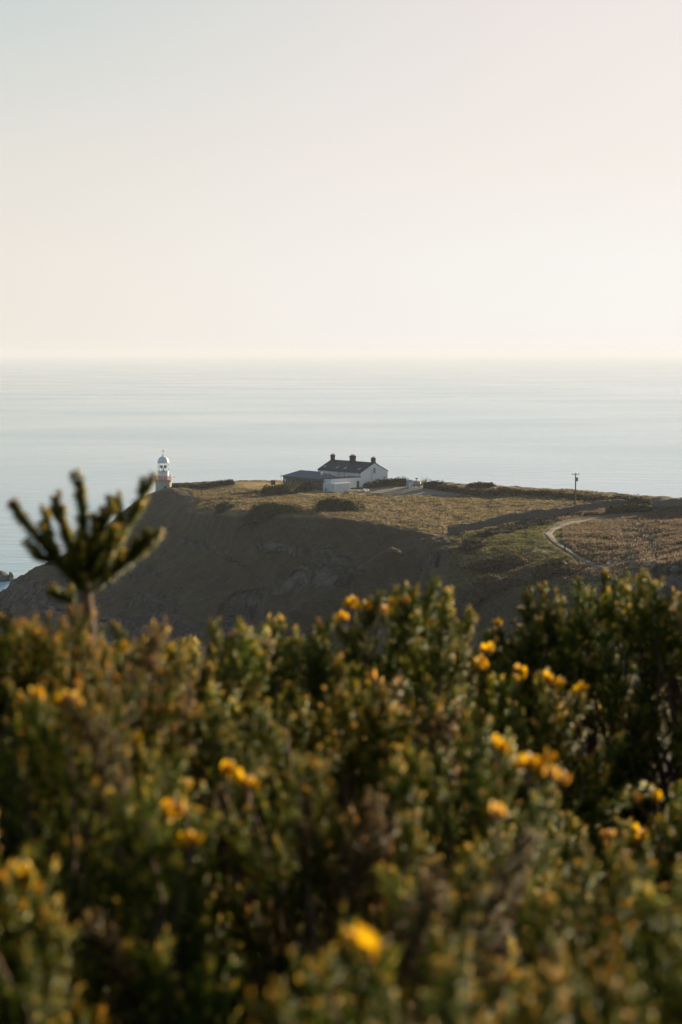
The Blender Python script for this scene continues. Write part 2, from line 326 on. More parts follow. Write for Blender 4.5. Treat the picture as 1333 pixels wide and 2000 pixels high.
def detail():
    global DD, ZZ
    X = TT[None, :] * DD; Y = DD; v = VV[:, None]; s0 = (ZZ - EYE) / DD
    PYm = 1000 - F * (SP + s0 * CP) / (CP - s0 * SP); PXm = np.broadcast_to(PX[None, :], DD.shape)
    def ell(cx, cy, rx, ry, soft=.35, rot=0.0):
        ca, sa = math.cos(rot), math.sin(rot); ax = (PXm - cx) * ca + (PYm - cy) * sa; ay = -(PXm - cx) * sa + (PYm - cy) * ca
        q = np.sqrt((ax / rx) ** 2 + (ay / ry) ** 2); return 1 - sstep(1 - soft, 1 + soft, q)
    n1 = fbm(X / 14, Y / 14 + ZZ / 9, 3); n2 = fbm(X / 4.0, Y / 5 + ZZ / 4, 21)
    rock = np.maximum.reduce([
        ell(560, 1150, 175, 32, .4, -.44), ell(700, 1086, 70, 16, .4, -.35), ell(655, 1128, 70, 22, .5, -.45), ell(832, 1092, 30, 20), ell(450, 1200, 60, 30, .5, -.9),
        .95 * ell(40, 1180, 150, 62), ell(230, 1200, 150, 58), ell(120, 1150, 110, 34), .8 * ell(330, 1215, 90, 40), ell(1290, 1140, 80, 34), ell(700, 1190, 60, 14, .5, -.4)])
    outc = sstep(.22, .4, fbm((X + .35 * (Y - 430)) / 6, ZZ / 4.5, 111, 4)) * sstep(2.2, 3, v) * (1 - sstep(5.6, 6.4, v)) * (PXm < 870); 
    rid0 = fbm((X + .35 * (Y - 430)) / 5, ZZ / 7, 61, 5)
    rock = np.maximum(rock, outc * .9)
    rock = np.clip(rock + n1 * .8 * (rock > .02) - .1, 0, 1); rock = np.where(rock > .05, sstep(.45, .75, rock + rid0 * .5 - .12), 0)
    streak = fbm((X * .8 + ZZ * .9) / 2.6, (X * .5 - ZZ * .6) / 16, 33, 4)
    steep = sstep(1.2, 2.2, v) * (1 - sstep(6.2, 7.0, v)) * np.where(PXm < 900, 1, .4)
    # gullies running down the shaded slope
    A = X + .35 * (Y - 430)
    gul = -np.abs(fbm(A / 11, ZZ / 26, 40, 4)) * 4.2 + 1.0
    far = sstep(0.9, 1.6, v) * (1 - sstep(10.2, 10.9, v))
    DD = DD + steep * (1 - rock) * (gul * -.6 + 2.5 * fbm(X / 9, ZZ / 9, 44, 5))
    A = A + 5 * fbm(X / 9, Y / 9, 71, 4); rid = np.abs(fbm(A / 5.5, ZZ / 10, 60, 5)); rid2 = np.abs(fbm(A / 2.0 + ZZ / 9, ZZ / 4.5, 77, 3))
    DD = DD + rock * (rid * 9 - 2.6 + rid2 * 2.6)
    ZZ = ZZ + rock * (fbm(A / 3, Y / 3.5, 90) * 2.2)
    grass = (1 - rock) * far
    hum = fbm(X / 2.6, Y / 4.5, 11, 3)
    amp = .55 - .25 * sstep(1050, 1120, PXm) * sstep(990, 1010, PYm)
    lawn = np.maximum(ell(500, 948, 95, 7), ell(850, 960, 80, 8))
    global PATHD
    PATHD = np.full(DD.shape, 1e3)
    for (a, b) in zip(PATH[:-1], PATH[1:]):
        ax, ay, bx, by = a[0], a[1] * 2.2, b[0], b[1] * 2.2; px_, py_ = PXm, PYm * 2.2
        tt = np.clip(((px_ - ax) * (bx - ax) + (py_ - ay) * (by - ay)) / ((bx - ax) ** 2 + (by - ay) ** 2), 0, 1)
        PATHD = np.minimum(PATHD, np.hypot(px_ - ax - tt * (bx - ax), py_ - ay - tt * (by - ay)))
    lawn = np.maximum(lawn, 1 - sstep(14, 30, PATHD))
    ZZ = ZZ + grass * (amp * (1 - .85 * lawn) * hum + .5 * fbm(X / 16, Y / 16, 31, 2))
    ZZ = ZZ + grass * steep * (.7 * n2)
    # colours of the ground cover
    dry = np.array([.19, .145, .078]); gold = np.array([.42, .29, .11]); green = np.array([.082, .098, .026]); heath = np.array([.115, .082, .060]); dark = np.array([.075, .067, .040]); rk = np.array([.072, .067, .056]); olive = np.array([.105, .098, .052])
    def mixc(c, k, m): return c * (1 - m[..., None]) + k * m[..., None]
    c = np.broadcast_to(dry, DD.shape + (3,)).copy()
    p1 = fbm(X / 7, Y / 12, 5, 4); p2 = fbm(X / 2.2, Y / 3.2, 15, 3); p3 = fbm(X / 1.3, Y / 1.8, 18, 2)
    c = mixc(c, heath, sstep(-.05, .35, p1) * .75); c = mixc(c, olive, sstep(.02, .4, p2) * .7); c = mixc(c, gold * .9, sstep(.1, .5, p3) * .5)
    c = mixc(c, gold, np.maximum(ell(490, 949, 110, 7), .8 * ell(590, 961, 45, 5)))
    c = mixc(c, green, .7 * np.maximum.reduce([ell(345, 954, 50, 6), ell(1010, 1052, 130, 22, .5, -.1) * (p2 > -.2), ell(1080, 1138, 90, 14), ell(1150, 1012, 60, 10), ell(760, 972, 20, 5), ell(975, 965, 90, 8), ell(1240, 1010, 40, 8), ell(1120, 1070, 40, 25)]))
    c = mixc(c, heath, .85 * np.maximum.reduce([ell(1330, 1040, 260, 50), ell(1270, 1085, 140, 26, .5, -.3) * .6]) * sstep(-.5, .2, p2 + .3))
    c = mixc(c, green * .9, .6 * ell(1230, 1085, 110, 14, .6, -.25) * (p1 > -.1))
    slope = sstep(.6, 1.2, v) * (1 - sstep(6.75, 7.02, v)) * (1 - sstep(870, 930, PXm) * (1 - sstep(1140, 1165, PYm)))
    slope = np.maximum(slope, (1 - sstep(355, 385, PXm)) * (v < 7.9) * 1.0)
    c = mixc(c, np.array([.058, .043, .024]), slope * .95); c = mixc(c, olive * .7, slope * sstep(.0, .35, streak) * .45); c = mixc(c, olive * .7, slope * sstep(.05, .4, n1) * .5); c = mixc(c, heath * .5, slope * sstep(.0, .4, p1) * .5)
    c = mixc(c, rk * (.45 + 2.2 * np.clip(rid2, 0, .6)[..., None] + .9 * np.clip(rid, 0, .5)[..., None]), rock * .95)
    c = np.clip(c * (1 + .35 * p2[..., None]), 0.01, 1)
    return c, rock, grass, PXm, PYm
CC, ROCK, GRASS, PXM, PYM = detail()
def build_terrain():
    X = TT[None, :] * DD; V = np.stack([X, DD, ZZ], -1).reshape(-1, 3); nr, nc = DD.shape
    i = np.arange(nr - 1)[:, None] * nc + np.arange(nc - 1)[None, :]
    Q = np.stack([i, i + 1, i + nc + 1, i + nc], -1).reshape(-1, 4)
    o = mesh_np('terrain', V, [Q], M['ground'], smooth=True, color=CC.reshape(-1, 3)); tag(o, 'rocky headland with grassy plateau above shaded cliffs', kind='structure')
build_terrain()
SS = (ZZ - EYE) / DD
def surf(px, py):
    """the ground point that shows at this pixel"""
    t, s = ray(px, py); j = np.interp(t, TT, np.arange(len(TT))); j0 = int(min(j, len(TT) - 2)); f = j - j0
    Sx = SS[:, j0] * (1 - f) + SS[:, j0 + 1] * f; Dx = DD[:, j0] * (1 - f) + DD[:, j0 + 1] * f
    w = np.nonzero((Sx >= s) & (VV > 1))[0]
    if len(w) == 0: i = int(np.argmax(np.where(VV > 1, Sx, -9))); d = Dx[i]; s = Sx[i]
    else:
        i = max(w[0], 1); a, b = Sx[i - 1], Sx[i]; k = (s - a) / (b - a + 1e-12); k = min(max(k, 0), 1); d = Dx[i - 1] * (1 - k) + Dx[i] * k
    return Vector((t * d, d, EYE + s * d))
def zat(x, y):
    t = x / y; j = np.interp(t, TT, np.arange(len(TT))); j0 = int(min(j, len(TT) - 2)); f = j - j0
    Dx = DD[:, j0] * (1 - f) + DD[:, j0 + 1] * f; Zx = ZZ[:, j0] * (1 - f) + ZZ[:, j0 + 1] * f
    return float(np.interp(y, np.maximum.accumulate(Dx), Zx))

# ------------------------------------------------------------------ near hillside under the gorse
def near_z(x, y):
    r = math.hypot(x, y)
    if y < 0: return 80.6 + (-y) * .35
    z = 80.6
    if y > 7.2: z -= (y - 7.2) * .5
    return max(z, -5)
def build_hillside():
    ys = np.concatenate([np.linspace(-14, 0, 8)[:-1], np.linspace(0, 8, 40), np.geomspace(8.4, 190, 40)]); V = []
    for y in ys:
        h = 8 + abs(y) * 1.3
        for x in np.linspace(-h, h, 61):
            V.append((x, y, near_z(x, y) + .06 * float(vn(x * 2, y * 2, 5)) * (1 + abs(y) * .1)))
    n = 61; i = np.arange(len(ys) - 1)[:, None] * n + np.arange(n - 1)[None, :]
    Q = np.stack([i, i + 1, i + n + 1, i + n], -1).reshape(-1, 4)
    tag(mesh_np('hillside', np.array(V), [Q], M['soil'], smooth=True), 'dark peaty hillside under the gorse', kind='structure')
build_hillside()

# ------------------------------------------------------------------ path and yard laid on the ground
def ribbon(name, pts, widths, mat, label, lift=.06):
    P = [surf(*p) for p in pts]; out = []; W_ = []
    for i in range(len(P) - 1):
        for k in range(24): 
            f = k / 24; out.append(P[i].lerp(P[i + 1], f)); W_.append(widths[i] * (1 - f) + widths[i + 1] * f)
    out.append(P[-1]); W_.append(widths[-1])
    for _ in range(30):
        out = [out[0]] + [(out[i - 1] + out[i] * 2 + out[i + 1]) / 4 for i in range(1, len(out) - 1)] + [out[-1]]
    V = []; m = 7
    for i, p in enumerate(out):
        d = out[min(i + 1, len(out) - 1)] - out[max(i - 1, 0)]; d.z = 0; d.normalize(); nrm = Vector((d.y, -d.x, 0))
        ww = W_[i] * (1 + .25 * float(vn(i * .21, 3, 8)))
        for k in range(m):
            q = p + nrm * ww * (k / (m - 1) - .5); zz = max(zat(q.x + a, q.y + b) for a in (-.25, .25) for b in (-.6, 0, .6))
            V.append((q.x, q.y, zz + (lift if 0 < k < m - 1 else -.15)))
    i = np.arange(len(out) - 1)[:, None] * m + np.arange(m - 1)[None, :]
    Q = np.stack([i, i + 1, i + m + 1, i + m], -1).reshape(-1, 4)
    return tag(mesh_np(name, np.array(V), [Q], mat, smooth=True), label, kind='structure')
ribbon('path', PATH, [1.1, 1.2, 1.4, 1.7, 1.9, 1.9, 1.5, 1.2, 1.0, .9, .9], M['path'], 'pale gravel path bending round the grassy slope')
ribbon('yard', [(735, 955), (790, 957), (850, 959), (905, 964), (940, 966)], [10, 22, 30, 18, 4], M['tarmac'], 'bare gravel yard beside the white cottage', .05)
ribbon('pavement', [(672, 960), (735, 956)], [6, 8], M['tarmac'], 'gravel apron in front of the cottage gable', .1)

# ------------------------------------------------------------------ rough grass and heather (uncountable)
def tufts(name, label, n, sel, h, w, cols, seed):
    R = np.random.RandomState(seed); X = (TT[None, :] * DD); wgt = (sel * np.clip(.8 + 1.7 * fbm(X / 5, DD / 8, 200 + seed, 3), .15, 2)).ravel()
    area = np.abs(np.gradient(DD, axis=0)) * np.abs(np.gradient(X, axis=1)); wgt = wgt * area.ravel(); wgt /= wgt.sum()
    idx = R.choice(wgt.size, n, p=wgt); P = np.stack([X.ravel()[idx], DD.ravel()[idx], ZZ.ravel()[idx]], -1)
    P[:, 0] += R.uniform(-.2, .2, n); P[:, 1] += R.uniform(-.4, .4, n)
    nb = 5; V = np.zeros((n, nb, 3, 3)); hh = h * R.uniform(.5, 1.3, (n, 1))
    for b in range(nb):
        a = R.uniform(0, 2 * np.pi, n); o = R.normal(0, w * .5, (n, 2)); c, s = np.cos(a), np.sin(a)
        ww = w * R.uniform(.25, .6, n); tip = R.normal(0, h * .35, (n, 2)); hb = hh[:, 0] * R.uniform(.6, 1.1, n)
        V[:, b, 0] = P + np.stack([o[:, 0] - c * ww, o[:, 1] - s * ww, -.08 + 0 * a], -1)
        V[:, b, 1] = P + np.stack([o[:, 0] + c * ww, o[:, 1] + s * ww, -.08 + 0 * a], -1)
        V[:, b, 2] = P + np.stack([o[:, 0] + tip[:, 0], o[:, 1] + tip[:, 1], hb], -1)
    cc = np.array(cols)[R.randint(0, len(cols), n)] * R.uniform(.7, 1.3, (n, 1)); cc = np.repeat(cc, nb * 3, 0)
    T = np.arange(n * nb * 3).reshape(-1, 3)
    tag(mesh_np(name, V.reshape(-1, 3), [T], M['tuft'], color=cc), label, kind='stuff')
inf = (PATHD > 12) & (PXM > -20) & (PXM < 1360) & (VV[:, None] < 10.2)
clear = ~((PXM > 560) & (PXM < 960) & (PYM < 967) & (PYM > 940)) & (VV[:, None] > 7.05)
pathm = np.zeros_like(PXM, bool)
tufts('grass', 'dry golden grass tufts over the headland plateau', 30000, inf & clear & (PXM > 378) & (PXM < 1180) & (PYM > 955) & (GRASS > .5), .30, .32, [(.29, .225, .115), (.22, .165, .09), (.17, .15, .07), (.13, .095, .06)], 1)
tufts('short_grass', 'short green grass on the ledge round the path', 16000, inf & (VV[:, None] < 7.05) & (VV[:, None] > 1.95) & (PXM > 880) & (PXM < 1190) & (GRASS > .5), .22, .3, [(.13, .14, .045), (.10, .115, .035), (.16, .15, .06), (.12, .09, .05)], 5)
tufts('heather', 'brown heather and dead bracken covering the slope beyond the path', 20000, inf & (PXM > 1000) & (VV[:, None] > 2) & (((PXM - 1085) * .9 + (PYM - 1035) * -.2 > 12) | (PYM > 1110)) & (PYM < 1135) & (PYM > 985) & (ROCK < .3), .45, .40, [(.185, .135, .10), (.16, .115, .085), (.22, .165, .12), (.15, .125, .075)], 2)

# ------------------------------------------------------------------ shrubs and hedges
def leafy(name, pts, half, height, cols, label, cat, n_leaf, leaf=.3, seed=0, group=None, wob=.25, top=None):
    """a bushy mound swept along pts (world xy list, one point = round shrub): solid inner twigs + leaf clumps"""
    R = np.random.RandomState(seed + 100); P = [Vector(p) for p in pts]
    if len(P) == 1: P = [P[0] - Vector((.01, 0, 0)), P[0] + Vector((.01, 0, 0))]; round_ = True
    else: round_ = False
    seg = [0.0]
    for i in range(len(P) - 1): seg.append(seg[-1] + (P[i + 1] - P[i]).length)
    Ltot = seg[-1]; base = P[0].copy(); base.z = zat(base.x, base.y)
    def shape(u, a, k=1.0):     # u along, a around the arch 0..pi
        q = u * Ltot; i = min(max(int(np.searchsorted(seg, q)) - 1, 0), len(P) - 2); f = (q - seg[i]) / max(seg[i + 1] - seg[i], 1e-6)
        c = P[i].lerp(P[i + 1], f); d = (P[i + 1] - P[i]); d.z = 0; d.normalize(); nr = Vector((d.y, -d.x, 0))
        hw = half; hh = height * (top(u) if top else 1)
        if not round_:
            e = min(q, Ltot - q); ef = math.sqrt(min(1, max(e, 0.02) / (half * .8))); hh *= .35 + .65 * ef; hw *= ef
        w = 1 + wob * 2 * float(fbm(c.x / 1.5 + math.cos(a) * 1.3, c.y / 1.5 + a, 50 + seed, 3))
        o = c + nr * math.cos(a) * hw * k * w; o.z = zat(c.x, c.y) - .3 + (math.sin(a) * hh + .3) * k * w
        return o
    V = []; Q = []
    if round_:
        nu, na = 20, 12; c = Vector(pts[0]); cz = zat(c.x, c.y)
        def dome(th, ph, k=1.0):
            w = 1 + wob * 2 * float(fbm(c.x + math.cos(th) * math.cos(ph) * 1.6 + 7, c.y + math.sin(th) * math.cos(ph) * 1.6 + ph, 50 + seed, 3))
            hx = half if not hasattr(half, '__len__') else half[0]; hy = half if not hasattr(half, '__len__') else half[1]
            x = c.x + math.cos(th) * math.cos(ph) * hx * k * w; y = c.y + math.sin(th) * math.cos(ph) * hy * k * w
            g = zat(x, y) * .5 + cz * .5
            return Vector((x, y, g - .3 + (math.sin(ph) * height + .3) * k * w))
        for i in range(na + 1):
            for j in range(nu): V.append(dome(2 * math.pi * j / nu, math.pi / 2 * i / na, .86))
        for i in range(na):
            for j in range(nu): j2 = (j + 1) % nu; Q.append((i * nu + j, i * nu + j2, (i + 1) * nu + j2, (i + 1) * nu + j))
    else:
        nu = max(6, int(Ltot / 1.0)); na = 10
        for i in range(nu + 1):
            for j in range(na + 1): V.append(shape(i / nu, math.pi * j / na, .86))
        for i in range(nu):
            for j in range(na): a = i * (na + 1) + j; Q.append((a, a + 1, a + na + 2, a + na + 1))
    V = [tuple(v) for v in V]; ncore = len(V); T = []; ctr = []
    for _ in range(n_leaf):
        if round_: p = dome(R.uniform(0, 2 * math.pi), math.asin(R.uniform(0, 1)), R.uniform(.86, 1.04))
        else: p = shape(R.uniform(0, 1), R.uniform(0, math.pi), R.uniform(.86, 1.06))
        s = leaf * R.uniform(.5, 1.2); a = R.normal(0, 1, 3); a /= np.linalg.norm(a); b = np.cross(a, R.normal(0, 1, 3)); b /= np.linalg.norm(b)
        pv = np.array(p); k = len(V); V += [tuple(pv + a * s), tuple(pv + b * s * .5), tuple(pv - a * s * .6), tuple(pv - b * s * .5)]; T.append((k, k + 1, k + 2, k + 3)); ctr.append(R.randint(0, len(cols)))
    col = np.zeros((len(V), 3)); cols = np.array(cols); col[:ncore] = cols[0] * .8
    cl = cols[np.array(ctr)] * R.uniform(.65, 1.35, (len(ctr), 1)); col[ncore:] = np.repeat(cl, 4, 0)
    Va = np.array(V) - np.array(base); o = mesh_np(name, Va, [np.array(Q + T)], M['hedge'], color=col); o.location = base
    return tag(o, label, cat, group)
GREEN = [(.07, .085, .03), (.10, .12, .035), (.05, .06, .025), (.14, .14, .05)]
BROWN = [(.13, .09, .05), (.17, .12, .07), (.09, .07, .04), (.11, .10, .045)]
def gp(px, py): p = surf(px, py); return (p.x, p.y, 0)
G1 = 'dark green shrubs along the cliff edge'
leafy('shrub', [gp(441, 999)], (3.4, 3), 2.5, GREEN, 'smallest dark shrub near the cliff edge, left of the row', 'shrub', 900, .3, 1, G1)
leafy('shrub', [gp(530, 1003)], (8.2, 4.0), 3.0, GREEN, 'long dark shrub on the cliff edge in the middle of the row', 'shrub', 2200, .3, 2, G1)
leafy('shrub', [gp(662, 997)], (7.6, 6), 3.2, GREEN, 'broad rounded green shrub below the white tank', 'shrub', 2400, .3, 3, G1)
leafy('hedge', [gp(511, 969), gp(535, 967), gp(560, 964), gp(585, 960), gp(606, 957)], 1.8, 3.1, GREEN + BROWN[:1], 'thick dark hedge in front of the low stone building', 'hedge', 3600, .28, 4, wob=.07)
leafy('hedge', [gp(338, 953), gp(375, 953), gp(415, 951), gp(458, 946)], 1.6, 2.0, GREEN, 'low trimmed hedge beside the lighthouse', 'hedge', 2200, .25, 5, wob=.08, top=lambda u: .75 + .25 * u)
leafy('grass_bank', [gp(716, 953), gp(735, 949), gp(760, 948), gp(797, 949)], 2.6, 2.3, BROWN, 'brown overgrown bank against the cottage gable', 'bank', 2600, .25, 6, top=lambda u: .7 + .5 * u)
leafy('hedge', [gp(830, 953), gp(850, 954), gp(870, 956)], 1.8, 2.2, BROWN + GREEN[:1], 'scrubby brown hedge behind the yard', 'hedge', 1500, .28, 7)
leafy('grass_bank', [gp(864, 957), gp(890, 961), gp(920, 965), gp(950, 967), gp(978, 966)], 2.4, 1.7, BROWN, 'long earth bank at the far edge of the yard', 'bank', 2800, .25, 8)
leafy('shrub', [gp(940, 953)], (5.2, 4), 1.9, GREEN + BROWN[:2], 'rounded scrub bush rising on the skyline behind the yard', 'shrub', 1700, .3, 9)
leafy('hedge', [gp(975, 960), gp(1010, 963), gp(1050, 966), gp(1090, 970), gp(1125, 973), gp(1160, 977), gp(1185, 980)], 1.6, 1.25, BROWN + GREEN[:2], 'long rough hedgerow along the skyline behind the pole', 'hedge', 4200, .26, 10)
leafy('grass_bank', [gp(1180, 984), gp(1215, 985), gp(1245, 987), gp(1270, 990)], 2.2, 2.1, BROWN + GREEN[:1], 'brown topped bank where the stone wall ends', 'bank', 2400, .25, 11)
leafy('bramble_bank', [gp(925, 1049), gp(970, 1041), gp(1012, 1030), gp(1053, 1019), gp(1100, 1011), gp(1145, 1006), gp(1180, 1003)], 3.6, .5, [(.04, .045, .022), (.06, .055, .028), (.05, .04, .025)], 'dark bramble bank running below the long stone wall', 'bramble', 4200, .28, 19)
leafy('hedge', [gp(1183, 1003), gp(1215, 1001), gp(1245, 1000), gp(1268, 1000)], 1.7, 1.7, GREEN, 'low dark green hedge above the top of the path', 'hedge', 1800, .25, 12)
G2 = 'brown bracken mounds on the grassy ledge'
leafy('bracken_mound', [gp(985, 1102)], (7.0, 6), 1.8, BROWN, 'large brown bracken mound in the middle of the grassy ledge', 'bracken', 2200, .25, 13, G2)
leafy('bracken_mound', [gp(950, 1146)], (8.0, 4), 2.2, BROWN, 'lowest brown bracken mound on the edge of the ledge', 'bracken', 2200, .25, 14, G2)
leafy('bracken_mound', [gp(1095, 1122)], (4.6, 5), 2.4, BROWN + GREEN[:2], 'dark bracken mound just below the walker in blue', 'bracken', 1900, .25, 15, G2)
leafy('bracken_mound', [gp(926, 1068)], (3.6, 4), 1.6, BROWN, 'small bracken mound under the end of the stone wall', 'bracken', 1100, .25, 16, G2)
def bare_bush(px, py, h, label):
    base = surf(px, py); m = MB(); R = random.Random(4)
    for k in range(26):
        a = R.uniform(0, 6.28); r = R.uniform(.1, .5) * h; z = h * R.uniform(.55, 1)
        m.tube([(0.1 * math.cos(a), .1 * math.sin(a), 0), (r * .5 * math.cos(a), r * .5 * math.sin(a), z * .6), (r * math.cos(a), r * math.sin(a), z)], [.07, .05, .03], 5)
    o = m.build('bare_shrub', M['wood']); o.location = base; tag(o, label, 'shrub')
bare_bush(829, 951, 3.4, 'bare twiggy shrub behind the blue cabin')
bare_bush(1122, 987, 1.2, 'small bare bush at the foot of the pole')

# ------------------------------------------------------------------ stone walls
def stone_wall(pts, h, thick, label, seed, straight=False):
    P = [surf(*p) for p in pts]; Q = []
    if straight:
        P = [P[0].lerp(P[-1], i / 12) + Vector((.54, -.5, 0)) * 0 for i in range(13)]
    for i in range(len(P) - 1):
        n = max(2, int((P[i + 1] - P[i]).length / .5))
        for k in range(n): Q.append(P[i].lerp(P[i + 1], k / n))
    Q.append(P[-1])
    for _ in range(400 if len(Q) > 60 else 3): Q = [Q[0]] + [(Q[i - 1] + Q[i] * 2 + Q[i + 1]) / 4 for i in range(1, len(Q) - 1)] + [Q[-1]]
    base = Q[0].copy(); V = []; Fs = []
    R = np.random.RandomState(seed)
    for i, p in enumerate(Q):
        d = Q[min(i + 1, len(Q) - 1)] - Q[max(i - 1, 0)]; d.z = 0; d.normalize(); nr = Vector((d.y, -d.x, 0)); z = zat(p.x, p.y)
        j = lambda a: float(R.normal(0, a))
        for (o, hh) in ((-.5, -.5), (-.46, h * .5), (-.42, h), (-.15, h + .14), (.15, h + .14), (.42, h), (.46, h * .5), (.5, -.5)):
            q = p + nr * (o * thick + j(.025)); V.append((q.x - base.x, q.y - base.y, z + hh + (j(.05) if hh > 0 else 0) - base.z))
    m = 8
    for i in range(len(Q) - 1):
        for k in range(m - 1): a = i * m + k; Fs.append((a, a + 1, a + m + 1, a + m))
    Fs.append(tuple(range(m))); Fs.append(tuple(reversed([(len(Q) - 1) * m + k for k in range(m)])))
    mb = MB(); mb.add(V, Fs); o = mb.build('stone_wall', M['stone']); o.location = base
    return tag(o, label, 'wall')
stone_wall([(876, 1047), (922, 1042), (970, 1033), (1012, 1021), (1053, 1009), (1100, 1003), (1140, 998), (1180, 992), (1212, 988), (1229, 991)], 1.95, .6, 'long dry stone wall climbing across the field to the skyline', 1, True)
stone_wall([(1276, 993), (1300, 993), (1335, 994), (1400, 994)], 2.0, .7, 'dark stone wall at the frame edge beyond the heather', 2)
stone_wall([(604, 957.5), (617, 957.5), (629, 958)], 2.1, .5, 'short grey stone wall between the hedge and the white tank', 3)

# ------------------------------------------------------------------ buildings
TH = math.radians(48); RZ = math.pi / 2 - TH
def mpp(d, px): return px * d / F           # metres across for this many pixels at distance d
def windowed(parent, face, a0, a1, z0, z1, off, glass='glass_dark', frame='white_paint', bars=(1, 1), sill=True, label=None):
    """a window lying on the face x=off ('x') or y=off ('y'), outward is negative; frame > pane, sill"""
    t = .07; m = MB()
    def bx(mm, u0, u1, w0, w1, p, q):
        if face == 'x': mm.box(off - q, off - p, u0, u1, w0, w1)
        else: mm.box(u0, u1, off - q, off - p, w0, w1)
    bx(m, a0, a0 + t, z0, z1, .003, .06); bx(m, a1 - t, a1, z0, z1, .003, .06); bx(m, a0 + t, a1 - t, z1 - t, z1, .003, .06); bx(m, a0 + t, a1 - t, z0, z0 + t, .003, .06)
    for k in range(1, bars[0] + 1):
        c = a0 + (a1 - a0) * k / (bars[0] + 1); bx(m, c - .02, c + .02, z0 + t, z1 - t, .022, .05)
    for k in range(1, bars[1] + 1):
        c = z0 + (z1 - z0) * k / (bars[1] + 1); bx(m, a0 + t, a1 - t, c - .025, c + .025, .024, .052)
    w = m.build('window', M[frame], parent)
    if label: w['label'] = label
    m = MB(); bx(m, a0 + t, a1 - t, z0 + t, z1 - t, .003, .02); m.build('pane', M[glass], w)
    if sill: m = MB(); bx(m, a0 - .12, a1 + .12, z0 - .12, z0 - .002, .0, .14); m.build('sill', M['stone'], w)
    return w

